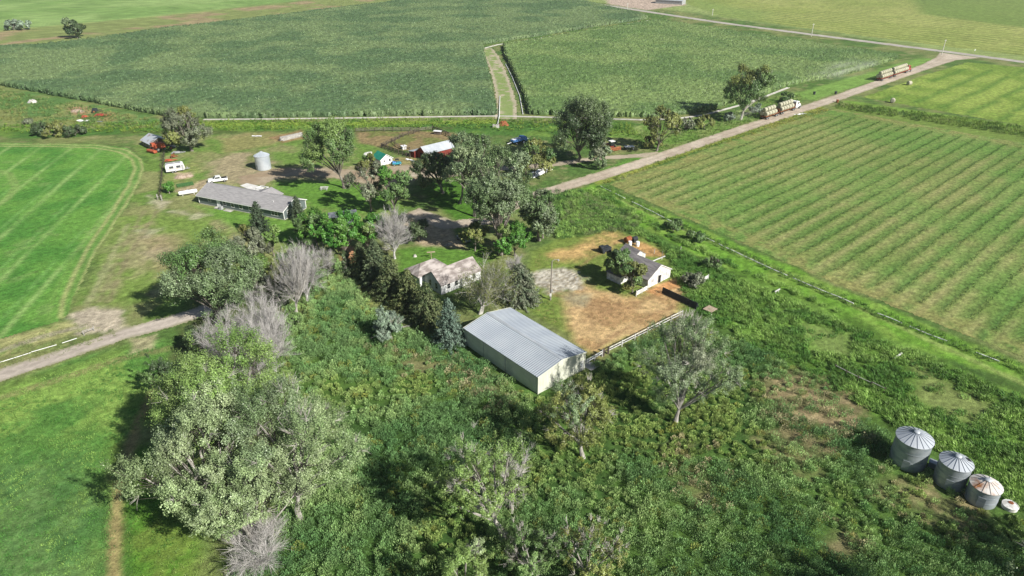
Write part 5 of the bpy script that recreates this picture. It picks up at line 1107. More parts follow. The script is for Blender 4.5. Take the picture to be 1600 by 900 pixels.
bale((*at(1420, 133)[:2], .95), 20, 'round bale lying on the far mown field, the farther of two, below the red truck', 'loose bales in the far field', 'haypale', 1.1)
bale((*at(1394, 160.5)[:2], .95), 60, 'round bale lying near the field ditch, the nearer of two on the far mown field', 'loose bales in the far field', 'haypale', 1.1)

def pickup(px, py, rz):
    t = thing('pickup_truck', 'white pickup truck parked behind the ranch house', 'pickup truck', at(px, py), rz)
    m = MB(); m.prism([(-2.7, -.95, .45), (2.7, -.95, .45), (2.75, -.95, .85), (2.55, -.95, 1.08), (1.2, -.95, 1.15), (-2.7, -.95, 1.12)], (0, 1.9, 0)); m.build('body', M['white'], t, bevel=.06)
    m = MB(); m.prism([(-.9, -.85, 1.12), (1.25, -.85, 1.14), (.55, -.85, 1.78), (-.75, -.85, 1.8)], (0, 1.7, 0)); m.build('cab', M['white'], t, bevel=.05)
    m = MB(); m.prism([(1.22, -.72, 1.2), (1.22, .72, 1.2), (.62, .68, 1.74), (.62, -.68, 1.74)], (.05, 0, .03)); m.build('windshield', M['glass'], t)
    for y in (-.865, .855): m = MB(); m.prism([(-.65, y, 1.22), (.95, y, 1.22), (.5, y, 1.68), (-.6, y, 1.7)], (0, .01, 0)); m.build('side_window', M['glass'], t)
    m = MB(); m.box(-2.6, -1.0, -.8, .8, 1.10, 1.155); m.build('bed', M['dark'], t)
    for x in (-1.75, 1.75):
        for y in (-.85, .85): wheel(t, x, y, .38, .26)
    for y in (-.7, .7): m = MB(); m.box(2.68, 2.78, y - .18, y + .18, .72, .9); m.build('headlight', M['lampglass'], t)
pickup(341, 284, 205)
# camper trailer
t = thing('camper_trailer', 'white camper trailer parked by the fence line at left, beside the dirt heap', 'trailer', at(275, 268), 27)
m = MB(); m.prism([(-2.7, -1.15, .55), (2.4, -1.15, .55), (2.7, -1.15, 1.3), (2.4, -1.15, 2.5), (1.9, -1.15, 2.75), (-2.3, -1.15, 2.75), (-2.7, -1.15, 2.3)], (0, 2.3, 0)); m.build('body', M['white'], t, bevel=.08)
m = MB(); m.box(-2.2, 1.8, -.9, .9, 2.76, 2.80); m.box(-.4, .3, -.4, .4, 2.80, 3.0); m.build('roof', M['grey'], t)
m = MB(); m.box(-2.6, 2.5, -1.165, -1.155, 1.15, 1.3); m.build('stripe', M['tanwood'], t)
for x in (-1.6, .4): opening(t, 'window', (x, -1.15, 1.5), XP, YN, 1.1, .6, 'grey')
opening(t, 'door', (1.75, -1.15, .6), XP, YN, .6, 1.7, 'white', 'grey', .05, .04, 0, 'door_panel')
for y in (-1.05, 1.05): wheel(t, -.9, y, .36, .22); wheel(t, -.1, y, .36, .22)
m = MB(); m.bar((2.5, -.5, .6), (4.1, 0, .55), .12); m.bar((2.5, .5, .6), (4.1, 0, .55), .12); m.tube([(3.3, 0, .6), (3.3, 0, 1.1)], .16, 10); m.build('tongue', M['grey'], t)
# propane tank
t = thing('propane_tank', 'long white propane tank on the gravel left of the ranch house', 'propane tank', at(294.5, 304.5), 30)
m = MB(); m.tube([(-2.5, 0, .85), (-2.42, 0, .85), (-2.2, 0, .85), (2.2, 0, .85), (2.42, 0, .85), (2.5, 0, .85)], [.12, .42, .55, .55, .42, .12], 20); m.build('tank', M['pvc'], t, True)
for x in (-1.5, 1.5): m = MB(); m.box(x - .12, x + .12, -.4, .4, 0, .42); m.build('saddle', M['concrete'], t)
m = MB(); m.lathe([(.22, 1.38), (.22, 1.6), (.0001, 1.68)], 12); m.build('valve_dome', M['grey'], t)
# orange combine, junk
t = thing('combine_harvester', 'old faded orange combine parked against the tin roofed log shed', 'combine', at(248, 236), -120)
m = MB(); m.prism([(-2.2, -1.0, .9), (1.2, -1.0, .9), (1.4, -1.0, 2.4), (.2, -1.0, 2.9), (-2.0, -1.0, 2.5)], (0, 2.0, 0)); m.build('body', M['orange'], t, bevel=.08)
m = MB(); m.box(.9, 1.9, -1.0, .1, 1.9, 3.1); m.build('cab', M['orange'], t, bevel=.06); m = MB(); m.box(1.905, 1.92, -.9, 0, 2.3, 3.0); m.build('windshield', M['glass'], t)
m = MB(); m.box(1.8, 2.9, -1.9, 1.9, .25, 1.0); m.tube([(2.7, -1.8, .8), (2.7, 1.8, .8)], .4, 10); m.build('header', M['orange'], t)
for y in (-1.2, 1.2): wheel(t, .8, y, .75, .5, 'oldwhite'); wheel(t, -1.7, y * .8, .45, .3, 'oldwhite')
for i, (px, py, nm, lab, mt, dims, rz) in enumerate([
    (271, 212 + 20, 'farm_implement', 'dark farm implement under the lean to beside the log shed', 'steel', (2.6, 1.2, 1.0), 20),
    (276, 239.5, 'farm_implement', 'grey flat implement in the grass below the broad elm', 'grey', (3.2, 1.2, .6), 10),
    (271, 246, 'scrap_box', 'rusty scrap box in the grass above the camper trailer', 'rust', (1.6, 1.2, .9), 15),
    (264, 252.5, 'farm_implement', 'orange implement just behind the camper trailer', 'orange', (2.8, 1.0, .8), 25),
    (150, 176, 'farm_implement', 'dark grey old machine among the rusty machinery below the corn', 'steel', (3.0, 2.2, 1.6), 30),
    (157, 182, 'farm_implement', 'red old implement, right piece of the rusty machinery below the corn', 'red', (4.2, 1.8, 1.0), 15),
    (133, 184, 'farm_implement', 'small orange implement, left piece of the rusty machinery below the corn', 'orange', (2.6, 1.3, .9), 40)]):
    t = thing(nm, lab, 'farm implement' if 'imp' in nm else 'scrap', at(px, py), rz); a, b_, c_ = dims
    m = MB(); m.bar((-a / 2, -b_ / 2, c_ * .4), (a / 2, -b_ / 2, c_ * .5), .16); m.bar((-a / 2, b_ / 2, c_ * .4), (a / 2, b_ / 2, c_ * .5), .16); m.bar((a / 2, -b_ / 2, c_ * .5), (a * .9, 0, .4), .12); m.bar((a / 2, b_ / 2, c_ * .5), (a * .9, 0, .4), .12); m.build('frame', M[mt], t)
    m = MB(); m.prism([(-a * .45, -b_ * .4, c_ * .5), (a * .35, -b_ * .4, c_ * .5), (a * .25, -b_ * .4, c_), (-a * .3, -b_ * .4, c_ * 1.1)], (0, b_ * .8, 0)); m.build('hopper', M[mt], t, bevel=.04)
    for y in (-b_ / 2 - .1, b_ / 2 + .1): wheel(t, -a * .2, y, c_ * .42, .16, 'rust')
def sheet_obj(name, label, cat, px, py, w, d, rz, mt, h=.12, seed=1):
    r = np.random.default_rng(seed); n = 6; m = MB(); vs = []; fs = []
    for j in range(n + 1):
        for i in range(n + 1): vs.append(((i / n - .5) * w * (1 + .1 * r.normal()), (j / n - .5) * d * (1 + .12 * r.normal()), .05 + h * r.random()))
    for j in range(n):
        for i in range(n): k = j * (n + 1) + i; fs.append((k, k + 1, k + n + 2, k + n + 1))
    o = m.add(vs, fs).build(name, M[mt], None); o.location = at(px, py); o.rotation_euler = (0, 0, R(rz)); return tag(o, label, cat)
sheet_obj('tarp', 'white sheet lying in the grass below the rusty machinery', 'tarp', 129, 189, 5.0, 1.8, -10, 'pvc', .3, 2)
sheet_obj('tarp', 'small pale blue sheet in the grass right of the white one', 'tarp', 156, 190.5, 2.0, 1.0, 0, 'galv', .2, 3)
sheet_obj('tin_sheet', 'loose white tin sheet on the rough ground left of the plank stack', 'tin sheet', 401, 213, 3.6, 1.0, -5, 'pvc', .15, 4)
sheet_obj('tarp', 'white scrap lying beside the gravel road ahead of the white truck', 'tarp', 1251, 178.5, 5.5, 1.3, 28, 'pvc', .15, 5)
def heap(name, label, cat, px, py, w, d, h, mt, seed, rz=0):
    r = np.random.default_rng(seed); n = 12; vs, fs = [], []
    for j in range(n + 1):
        for i in range(n + 1):
            u, v = i / n * 2 - 1, j / n * 2 - 1; q = max(0, 1 - u * u - v * v)
            vs.append((u * w / 2, v * d / 2, h * q ** .7 * (.6 + .7 * r.random()) - .03))
    for j in range(n):
        for i in range(n): k = j * (n + 1) + i; fs.append((k, k + 1, k + n + 2, k + n + 1))
    o = MB().add(vs, fs).build(name, M[mt], None, True); o.location = at(px, py); o.rotation_euler = (0, 0, R(rz)); return tag(o, label, cat)
heap('dirt_heap', 'bare tan dirt heap in front of the camper trailer', 'dirt heap', 282, 277, 3.6, 2.6, .7, 'dirtpile', 1); heap('dirt_heap', 'smaller tan dirt heap right of the bigger one by the camper', 'dirt heap', 294, 275, 3.0, 2.2, .5, 'dirtpile', 2)
heap('dirt_heap', 'reddish dirt heap left of the rusty machinery below the corn', 'dirt heap', 121, 174, 5.5, 3.5, .8, 'dirtpile', 3)
heap('rock_pile', 'pile of pale rocks in the rough grass at far left below the corn', 'rock pile', 51, 160, 4.0, 2.5, 1.2, 'rock', 4); heap('rock_pile', 'single pale rock by the small grey bush at far left', 'rock', 47, 193, 1.6, 1.4, 1.0, 'rock', 5)
heap('brush_pile', 'brown brush pile beside the ditch culvert at the end of the dirt track', 'brush pile', 787, 196, 4.0, 2.0, 1.6, 'rust', 6)
heap('boulder', 'grey boulder on the lawn left of the hip roof of the old farmhouse', 'boulder', 648.5, 401, .9, .7, .6, 'concrete', 7)
# garden patch
gd = MB()
for k in range(4):
    for i in range(14): gd.lathe([(.0001, 0), (.22, .1), (.2, .35), (.0001, .5)], 6, (i * .32, k * .7, 0))
o = gd.build('garden_bed', mat('garden_green', P(58, 104, 52), P(84, 128, 70), 3, .8), None); o.location = at(278, 293); o.rotation_euler = (0, 0, R(30)); tag(o, 'small garden bed of green rows beside the round bright bush', 'garden bed')
# red swather with white cab
t = thing('swather', 'red swather with white cab roof and wide dark header beside the large cottonwood', 'swather', at(953, 233), -60)
m = MB(); m.prism([(-1.6, -.8, .9), (1.0, -.8, .9), (1.0, -.8, 1.7), (-1.6, -.8, 1.8)], (0, 1.6, 0)); m.build('body', M['red'], t, bevel=.06)
m = MB(); m.prism([(.1, -.75, 1.7), (1.35, -.75, 1.5), (1.35, -.75, 2.9), (.1, -.75, 2.9)], (0, 1.5, 0)); cb_ = m.build('cab', M['glass'], t); m = MB(); m.box(-.05, 1.55, -.9, .9, 2.9, 3.08); m.build('cab_roof', M['white'], cb_)
m = MB(); m.box(1.7, 2.9, -2.4, 2.4, .25, 1.05); m.tube([(2.6, -2.35, 1.0), (2.6, 2.35, 1.0)], .35, 10); m.build('header', M['rust'], t)
for y in (-1.2, 1.2): wheel(t, .8, y, .72, .45, 'white'); wheel(t, -1.4, y * .85, .42, .28, 'white')
# flat cart
t = thing('flatbed_cart', 'small flatbed cart with white deck on the grass right of the red swather', 'cart', at(983, 233), 12)
m = MB(); m.box(-1.6, 1.6, -.8, .8, .85, 1.0); m.build('deck', M['white'], t); m = MB(); m.bar((-1.6, 0, .8), (-2.6, 0, .5), .12); m.bar((-1.5, -.5, .75), (1.5, -.5, .75), .14); m.bar((-1.5, .5, .75), (1.5, .5, .75), .14); m.build('frame', M['steel'], t)
for x in (-1.1, 1.1):
    for y in (-.85, .85): wheel(t, x, y, .38, .2)
# blue machine
t = thing('bale_wagon', 'blue and white farm machine in the shade left of the large dark cottonwood', 'farm machine', at(812, 224), 32)
m = MB(); m.prism([(-3.2, -1.0, 1.0), (.2, -1.0, 1.0), (.2, -1.0, 2.0), (-3.2, -1.0, 1.6)], (0, 2.0, 0)); m.build('bed', M['blue'], t, bevel=.05)
m = MB(); m.prism([(.3, -1.1, .9), (2.6, -1.1, .9), (2.3, -1.1, 2.3), (.3, -1.1, 2.6)], (0, 2.2, 0)); m.build('body', M['blue'], t, bevel=.08)
m = MB(); m.box(-3.0, 1.8, -.7, .7, 2.02, 2.12) if 0 else m.prism([(-3.0, -.7, 1.72), (.1, -.7, 2.06), (.1, -.7, 2.16), (-3.0, -.7, 1.82)], (0, 1.4, 0)); m.build('cover', M['pvc'], t)
m = MB(); m.bar((-3.2, 0, .9), (-5.0, 0, .6), .18); m.bar((2.5, -.8, 1.6), (4.0, -.6, 1.3), .14); m.build('tongue', M['pvc'], t)
for y in (-1.25, 1.25): wheel(t, .8, y, .7, .4, 'pvc'); wheel(t, -2.0, y, .5, .3, 'pvc')
# teal utility vehicle
t = thing('utility_vehicle', 'small blue green utility vehicle beside the green roofed shed', 'utility vehicle', at(620, 258), 20)
m = MB(); m.prism([(-1.4, -.7, .45), (1.4, -.7, .45), (1.4, -.7, .9), (.6, -.7, 1.0), (-1.4, -.7, 1.0)], (0, 1.4, 0)); m.build('body', M['teal'], t, bevel=.05)
m = MB(); m.box(-1.3, -.3, -.65, .65, 1.0, 1.25); m.build('cargo_box', M['blue'], t)
m = MB()
for x in (-.2, .7):
    for y in (-.6, .6): m.bar((x, y, .95), (x - .05, y, 1.85), .06)
m.box(-.35, .75, -.65, .65, 1.85, 1.92); m.build('roll_cage', M['steel'], t)
for x in (-.95, .95):
    for y in (-.72, .72): wheel(t, x, y, .33, .22)
for i, (px, py, lab) in enumerate([(577, 241, 'white appliance lying among the junk beside the small elm'), (571, 243, 'second white appliance, left of the other, by the small elm')]):
    m = MB(); m.box(-.9, .9, -.35, .35, 0, .75); m.box(-.85, 0, -.38, -.352, .08, .68); m.box(.05, .85, -.38, -.352, .08, .68); o = m.build('old_appliance', M['oldwhite'], None, bevel=.04); o.location = at(px, py); o.rotation_euler = (0, 0, R(25 + 60 * i)); tag(o, lab, 'appliance')
for i, (px, py, lab, sx) in enumerate([(631, 233, 'white water trough box inside the corral near the red barn', 1.4), (684, 209.5, 'white roofed calf shelter at the far side of the corral', 2.6)]):
    t = thing('calf_shelter' if i else 'water_trough', lab, 'calf shelter' if i else 'trough', at(px, py), 35 - 50 * i)
    m = MB(); m.box(-sx / 2, sx / 2, -.6, .6, 0, 1.1); m.build('box', M['oldwhite' if not i else 'darkwood'], t, bevel=.03); m = MB(); m.box(-sx / 2 - .2, sx / 2 + .2, -.85, .85, 1.1 + .003, 1.2); m.build('lid', M['pvc'], t)
sheet_obj('tin_sheet', 'bent white tin sheet on the ground in front of the red barn', 'tin sheet', 639, 250, 2.6, .8, -30, 'pvc', .3, 8); sheet_obj('tin_sheet', 'pale tin sheet leaning by the corner of the red barn lean to', 'tin sheet', 647, 252.5, 2.2, .7, -30, 'galv', .3, 9)
# picnic table, stump, bird table
t = thing('picnic_table', 'weathered white picnic table on the lawn below the farm yard', 'picnic table', at(507, 296), 3)
m = MB()
for y in (-.3, -.1, .1, .3): m.box(-1.1, 1.1, y - .09, y + .09, .72, .77)
m.build('tabletop', M['oldwhite'], t)
for y in (-.75, .75): m = MB(); m.box(-1.1, 1.1, y - .14, y + .14, .42, .47); m.build('bench', M['oldwhite'], t)
for x in (-.8, .8):
    m = MB(); m.bar((x, -.8, 0), (x, -.25, .72), .09); m.bar((x, .8, 0), (x, .25, .72), .09); m.bar((x, -.8, .40), (x, .8, .40), .09); m.build('leg', M['oldwhite'], t)
t = thing('clothesline_post', 'tan T shaped clothesline post on the lawn behind the old farmhouse', 'clothesline post', at(674, 404), 10)
m = MB(); m.bar((0, 0, 0), (0, 0, 1.6), .13); m.build('post', M['tanwood'], t); m = MB(); m.bar((-.95, 0, 1.66), (.95, 0, 1.66), .2); m.build('crossarm', M['tanwood'], t)
t = thing('parked_car', 'grey blue car mostly hidden under the trees at the edge of the shaded yard', 'car', at(724, 376), -55)
m = MB(); m.prism([(-2.1, -.85, .35), (2.1, -.85, .35), (2.1, -.85, .75), (1.1, -.85, .9), (-1.9, -.85, .95)], (0, 1.7, 0)); m.build('body', M['galvdark'], t, bevel=.08)
m = MB(); m.prism([(-1.5, -.72, .93), (1.0, -.72, .88), (.3, -.72, 1.42), (-1.1, -.72, 1.42)], (0, 1.44, 0)); m.build('cabin', M['glass'], t, bevel=.08)
for x in (-1.3, 1.3):
    for y in (-.78, .78): wheel(t, x, y, .32, .2)
# plank stack by the pen
m = MB(); r_ = random.Random(5)
for i in range(16):
    y = (i % 4) * .42 + r_.uniform(-.1, .1); z = .15 + (i // 4) * .32; m.bar((-4 + r_.uniform(-.5, .5), y, z), (4 + r_.uniform(-.5, .5), y + r_.uniform(-.2, .2), z + r_.uniform(-.03, .1)), .36, .28)
o = m.build('timber_stack', M['greywood'], None); o.location = at(457, 217); o.rotation_euler = (0, 0, R(45)); tag(o, 'long stack of weathered grey timber behind the lone grain bin', 'timber stack')
# stack of white irrigation pipes by the road
a0, a1, b0, b1 = [at(*p)[:2] for p in ((832, 279), (862, 266), (826, 272), (852, 262))]
for i in range(11):
    for lay in range(2 if 2 < i < 8 else 1):
        s_ = (i + .5 * lay) / 10; p = a0 * (1 - s_) + b0 * s_; q = a1 * (1 - s_) + b1 * s_; d = (q - p) / np.linalg.norm(q - p); sh_ = r_.uniform(-.5, .5)
        p = p + d * sh_; q = q + d * sh_
        m = MB(); m.tube([(*p, .14 + lay * .24), (*q, .14 + lay * .24)], .135, 10); o = m.build('irrigation_pipe', M['pvc'], None, True)
        tag(o, 'white irrigation pipe lying in the pipe stack by the gravel road', 'pipe', 'stacked irrigation pipes')

# ------------------------------------------------------------------ poles, fences, pipes
def yard_lamp():
    b = at(860, 468.5); H = 8.9; t = thing('yard_lamp', 'tall wooden yard lamp pole with curved arm at the edge of the dry yard', 'lamp pole', b)
    m = MB(); m.tube([(0, 0, -.1), (.1, 0, H)], [.17, .11], 10); m.build('pole', M['pole'], t, True)
    m = MB(); m.tube([(.1, 0, H - .3), (.3, 0, H + .15), (.8, .05, H + .3), (1.2, .08, H + .25)], .04, 6); m.build('arm', M['grey'], t)
    m = MB(); m.lathe([(.0001, H + .34), (.16, H + .28), (.22, H + .12)], 12, (1.35, .1, 0)); lm = m.build('lamp_head', M['grey'], t, True)
    m = MB(); m.lathe([(.20, H + .12), (.16, H - .02), (.0001, H - .06)], 12, (1.35, .1, 0)); m.build('lamp_cover', M['lampglass'], lm, True)
    m = MB(); m.box(.14, .42, -.18, .18, 1.9, 2.4); m.build('meter_box', M['grey'], t); m = MB(); m.box(-.2, .2, -.24, -.16, .9, 1.6); m.build('switch_box', M['oldwhite'], t)
yard_lamp()
for px, py, top, lab in ((1471, 86.5, 62, 'pale utility pole at the junction of gravel road and county road'), (1267.5, 57, 37, 'thin pale utility pole beside the county road above the corn'), (980, 15, 5, 'thin pale utility pole at the top edge by the far farm'), (1113, 24, 14, 'thin pale utility pole beyond the county road, right of the far farm')):
    b = at(px, py); H = hgt(b, top); t = thing('utility_pole', lab, 'utility pole', b, 38)
    m = MB(); m.tube([(0, 0, 0), (0, 0, H)], [.24, .17], 8); m.build('pole', M['palepole'], t, True); m = MB(); m.bar((-1.1, 0, H - .5), (1.1, 0, H - .5), .14); m.build('crossarm', M['palepole'], t)
    for x in (-.95, 0, .95): m = MB(); m.tube([(x, 0, H - .43 + (.43 if x == 0 else 0)), (x, 0, H - .2 + (.43 if x == 0 else 0))], .06, 6); m.build('insulator', M['lampglass'], t)
b = at(1522, 83); t = thing('road_sign', 'small white blank backed road sign on the far side of the junction', 'sign', b, 40)
m = MB(); m.tube([(0, 0, 0), (0, 0, 2.1)], .05, 6); m.build('post', M['grey'], t); m = MB(); m.box(-.45, .45, -.03, .03, 1.3, 2.2); m.build('panel', M['pvc'], t)
def rail_fence(name, label, pts, sp, h, rails, m1, m2, rw=.1, rh=.14, pw=.14, jig=.0, cat='fence', side=1):
    pl = gp(pts); t = thing(name, label, cat, (*pl[0], 0)); r = random.Random(len(label)); q = pl - pl[0]
    for i in range(len(q) - 1):
        a, b = q[i], q[i + 1]; n = max(1, round(np.linalg.norm(b - a) / sp)); d = (b - a) / n; u = d / np.linalg.norm(d); nn = np.array([-u[1], u[0]]) * side * (pw + rw) / 2
        P_ = [a + d * k for k in range(n + 1)]
        for k in range(n + (i == len(q) - 2)):
            m = MB(); m.bar((*P_[k], -.1), (*(P_[k] + np.array([r.uniform(-jig, jig), r.uniform(-jig, jig)])), h + r.uniform(-.05, .15)), pw); m.build('post', M[m1], t)
        for z in rails:
            m = MB()
            for k in range(n): m.bar((*(P_[k] + nn - u * .1), z + r.uniform(-jig, jig)), (*(P_[k + 1] + nn + u * .1), z + r.uniform(-jig, jig)), rw, rh)
            m.build('rail', M[m2], t)
    return t
rail_fence('rail_fence', 'white rail fence between the dry yard and the weeds, longer upper run', [(951, 552), (1066, 494)], 3.4, 1.3, (.55, 1.1), 'oldwhite', 'oldwhite', .08, .13, .15, .05)
rail_fence('rail_fence', 'short white rail fence run at the corner of the steel shed', [(917, 571), (941, 557)], 2.6, 1.3, (.6, 1.1), 'oldwhite', 'pvc', .1, .14, .14, .04)
rail_fence('gate_posts', 'dark wooden gate posts between the two white rail fence runs', [(943, 556), (950, 552.5)], 1.4, 1.5, (.7,), 'darkwood', 'darkwood', .12, .12, .3, .03, 'gate')
rail_fence('board_fence', 'weathered white board fence at the front corner of the white barn', [(994, 463), (1012, 453.5)], 1.6, 1.25, (.25, .5, .75, 1.0), 'oldwhite', 'oldwhite', .05, .2, .12, .02)
rail_fence('board_gate', 'white board gate half hidden in the grass right of the white barn', [(1088, 449), (1106, 438)], 2.0, 1.3, (.3, .6, .9, 1.2), 'oldwhite', 'oldwhite', .06, .22, .16, .05, 'gate')
rail_fence('corral_fence', 'dark board corral fence running from the green shed to the red barn', [(596, 231), (617, 239), (641, 247.5)], 2.2, 1.6, (.3, .6, .9, 1.2, 1.5), 'darkwood', 'darkwood', .06, .2, .16, .04)
rail_fence('corral_fence', 'dark pole fence across the middle of the corral', [(596, 231), (612, 223), (630, 214), (655, 206.5)], 3, 1.5, (.5, .9, 1.3), 'darkwood', 'darkwood', .12, .12, .18, .06)
rail_fence('corral_fence', 'far corral fence along the ditch verge', [(556, 206), (600, 205), (655, 205.5), (676, 203.5)], 3.2, 1.4, (.5, .9, 1.3), 'darkwood', 'oldwood', .1, .12, .16, .06)
rail_fence('corral_fence', 'dark corral fence at the right rear behind the calf shelter', [(676, 203.5), (690, 209), (702, 214)], 2.6, 1.6, (.4, .8, 1.2, 1.5), 'darkwood', 'darkwood', .08, .18, .18, .04)
rail_fence('corral_fence', 'short dark pole fence inside the corral beside the water trough', [(612, 223), (622, 231), (640, 236)], 3, 1.4, (.6, 1.1), 'darkwood', 'darkwood', .12, .12, .16, .06)
rail_fence('wire_fence', 'weedy wire fence line beside the camper trailer and alfalfa field', [(257, 240), (254, 272), (250, 308)], 3.2, 1.25, (.4, .8, 1.1), 'darkwood', 'steel', .03, .03, .13, .05)
rail_fence('gate_posts', 'pale wooden gate posts at the lower end of the weedy wire fence', [(247, 312), (253, 313)], 1.0, 1.5, (.9,), 'greywood', 'greywood', .14, .14, .25, .1, 'gate')
rail_fence('broken_fence', 'broken dark rail fence in the tall grass above the bare patch', [(1304, 577), (1340, 595), (1381, 613)], 2.6, .95, (.75,), 'darkwood', 'greywood', .1, .1, .14, .12)
rail_fence('pole_gate', 'leaning pale branches of an old gate beside the farm lane', [(132, 524), (147, 517)], 1.4, 1.0, (.4, .8), 'greywood', 'greywood', .08, .08, .12, .2, 'gate')
x, y, r = spread_pts([(252, 240), (259, 240), (256, 275), (255, 312), (246, 312), (250, 275)], 3.0, 271, .3)
clumps('fence_weeds', 'olive weeds grown along the wire fence line', x, y, r.uniform(.4, .9, len(x)), r.uniform(.25, .5, len(x)), 24, .3, np.tile(P(112, 122, 76), (len(x), 1)), M['grass'], 'weeds', .6, 272, blades=True)
# dark steel windbreak panel
a, b = at(1032, 459.5), at(1086, 485); d = b - a; T = float(np.linalg.norm(d)); t = thing('windbreak_panel', 'long dark steel windbreak panel casting shade at the right edge of the dry yard', 'windbreak', a, math.degrees(math.atan2(d[1], d[0])))
m = MB(); ribbed(m, (0, .3, .12), (1, 0, 0), (0, .25, 1.25), (0, -1, 0), T, .35, .05); m.prism([(0, .33, .12), (T, .33, .12), (T, .58, 1.37), (0, .58, 1.37)], (0, .03, 0)); m.build('panel', M['steel'], t)
m = MB(); m.bar((0, .58, 1.42), (T, .58, 1.42), .1); m.build('top_rail', M['steel'], t)
for k in range(5): x_ = .1 + (T - .2) * k / 4; m = MB(); m.bar((x_, .45, -.05), (x_, .68, 1.4), .12); m.bar((x_, 1.5, 0), (x_, .7, 1.2), .1); m.build('brace', M['steel'], t)
t = thing('feeder_lid', 'tan wooden platform of boards lying in the tall grass by the windbreak', 'platform', at(1109, 487), 42)
m = MB()
for k in range(7): m.box(-1.1, 1.1, -1.0 + k * .29, -1.0 + k * .29 + .26, .62, .68)
m.build('boards', M['tanwood'], t)
for x_ in (-.9, .9):
    m = MB(); m.box(x_ - .07, x_ + .07, -1.0, 1.0, .45, .617); m.bar((x_, -.9, 0), (x_, -.9, .46), .12); m.bar((x_, .9, 0), (x_, .9, .46), .12); m.build('trestle', M['oldwood'], t)
for px, py, lab, sx in ((1402, 560, 'pale plank end poking from the tall grass below the hay field', 1.2), (1214, 457.5, 'small white board lying in the grass near the hay field edge', .8), (1027, 408.5, 'white rail lying at the rear side of the white barn', 2.4)):
    m = MB(); m.bar((-sx, 0, .5), (sx, 0, .7), .26, .12); m.bar((-sx * .6, 0, 0), (-sx * .6, 0, .5), .1); m.bar((sx * .6, 0, 0), (sx * .6, 0, .6), .1); o = m.build('loose_plank', M['oldwhite'], None); o.location = at(px, py); o.rotation_euler = (0, 0, R(35)); tag(o, lab, 'plank')
for px, py, top, lab in ((1034, 402, 392, 'dark post standing behind the right rear of the white barn'), (1022, 396, 389, 'pale post in the grass behind the small white shed'), (1063, 393, 385, 'thin pale post in the lush grass right of the small white shed')):
    b = at(px, py); m = MB(); m.tube([(0, 0, -.1), (.05, 0, hgt(b, top))], [.1, .08], 7); o = m.build('fence_post', M['oldwood' if 'dark' in lab else 'greywood'], None, True); o.location = b; tag(o, lab, 'post')
# gated irrigation pipe along the hay field, in sections between the grass
pl = gp([(938, 291), (1000, 322), (1100, 370.5), (1200, 418), (1300, 461), (1450, 522), (1600, 580)]); acc = 0; seg = 0; r_ = random.Random(9)
cum = [0]
for i in range(len(pl) - 1): cum.append(cum[-1] + float(np.linalg.norm(pl[i + 1] - pl[i])))
def along(s):
    for i in range(len(pl) - 1):
        if s <= cum[i + 1] or i == len(pl) - 2: k = (s - cum[i]) / (cum[i + 1] - cum[i]); return pl[i] * (1 - k) + pl[i + 1] * k
s_ = 0
while s_ < cum[-1] - 6:
    L_ = r_.uniform(3.5, 8); p, q = along(s_), along(min(cum[-1], s_ + L_)); m = MB(); m.tube([(*p, .08), (*((p + q) / 2 + np.array([r_.uniform(-.15, .15)] * 2)), .08), (*q, .08)], .11, 10)
    tag(m.build('gated_pipe', M['pvc'], None, True), 'white gated irrigation pipe section in the line along the near edge of the hay field', 'pipe', 'pipe sections along the hay field'); s_ += L_ + r_.choice([.2, 1.5, 3.0, 5.0])
q_ = np.array([along(t_) for t_ in np.arange(0, cum[-1], .22)]); r = np.random.default_rng(281)
o_ = np.where(r.random(len(q_)) < .5, r.uniform(-1.3, -.3, len(q_)), r.uniform(.2, 1.6, len(q_))); d_ = np.array([math.cos(R(ROW_AZ)), math.sin(R(ROW_AZ))])
clumps('ditch_grass', 'dark grass grown up around the gated pipe at the near edge of the hay field', q_[:, 0] + o_ * d_[0], q_[:, 1] + o_ * d_[1], r.uniform(.25, .7, len(q_)), r.uniform(.25, .5, len(q_)), 30, .3, mix(np.tile(P(74, 118, 44), (len(q_), 1)), np.tile(P(120, 158, 70), (len(q_), 1)), r.random(len(q_))), M['grass'], 'grass', .6, 282, blades=True)
for (p0, p1, lab) in (((-6, 568), (48, 551), 'white pipe beside the farm lane cut by the left edge'), ((49, 550), (89, 538.5), 'white pipe beside the farm lane, middle of three'), ((97, 536), (120, 528.5), 'short white pipe beside the farm lane, nearest the cottonwood')):
    m = MB(); m.tube([at(*p0, .1), at(*p1, .1)], .06, 10); tag(m.build('irrigation_pipe', M['pvc'], None, True), lab, 'pipe')
m = MB(); m.tube([at(781, 150, .2), at(780, 182, .5), at(777.5, 194, .3)], .16, 10); tag(m.build('irrigation_pipe', M['pvc'], None, True), 'white pipe running down from the dirt track over the irrigation ditch', 'pipe')
m = MB(); m.tube([at(790, 100, .2), at(800, 120, .2), at(812, 150, .2), at(817, 178, .2)], .16, 10); tag(m.build('irrigation_pipe', M['pvc'], None, True), 'white pipe along the right side of the dirt track beside the corn', 'pipe')
b = at(775, 199); t = thing('culvert_box', 'pale concrete culvert headgate at the end of the dirt track by the ditch', 'culvert', b, 0)
m = MB(); m.box(-1.2, 1.2, -.8, -.6, 0, 1.0); m.box(-1.2, 1.2, .6, .8, 0, 1.0); m.box(-1.2, -1.0, -.597, .597, 0, 1.0); m.build('box', M['concrete_pale'], t); m = MB(); m.bar((.5, 0, .2), (.5, 0, 1.9), .12); m.bar((.2, 0, 1.9), (.8, 0, 1.9), .1); m.build('gate_frame', M['steel'], t)
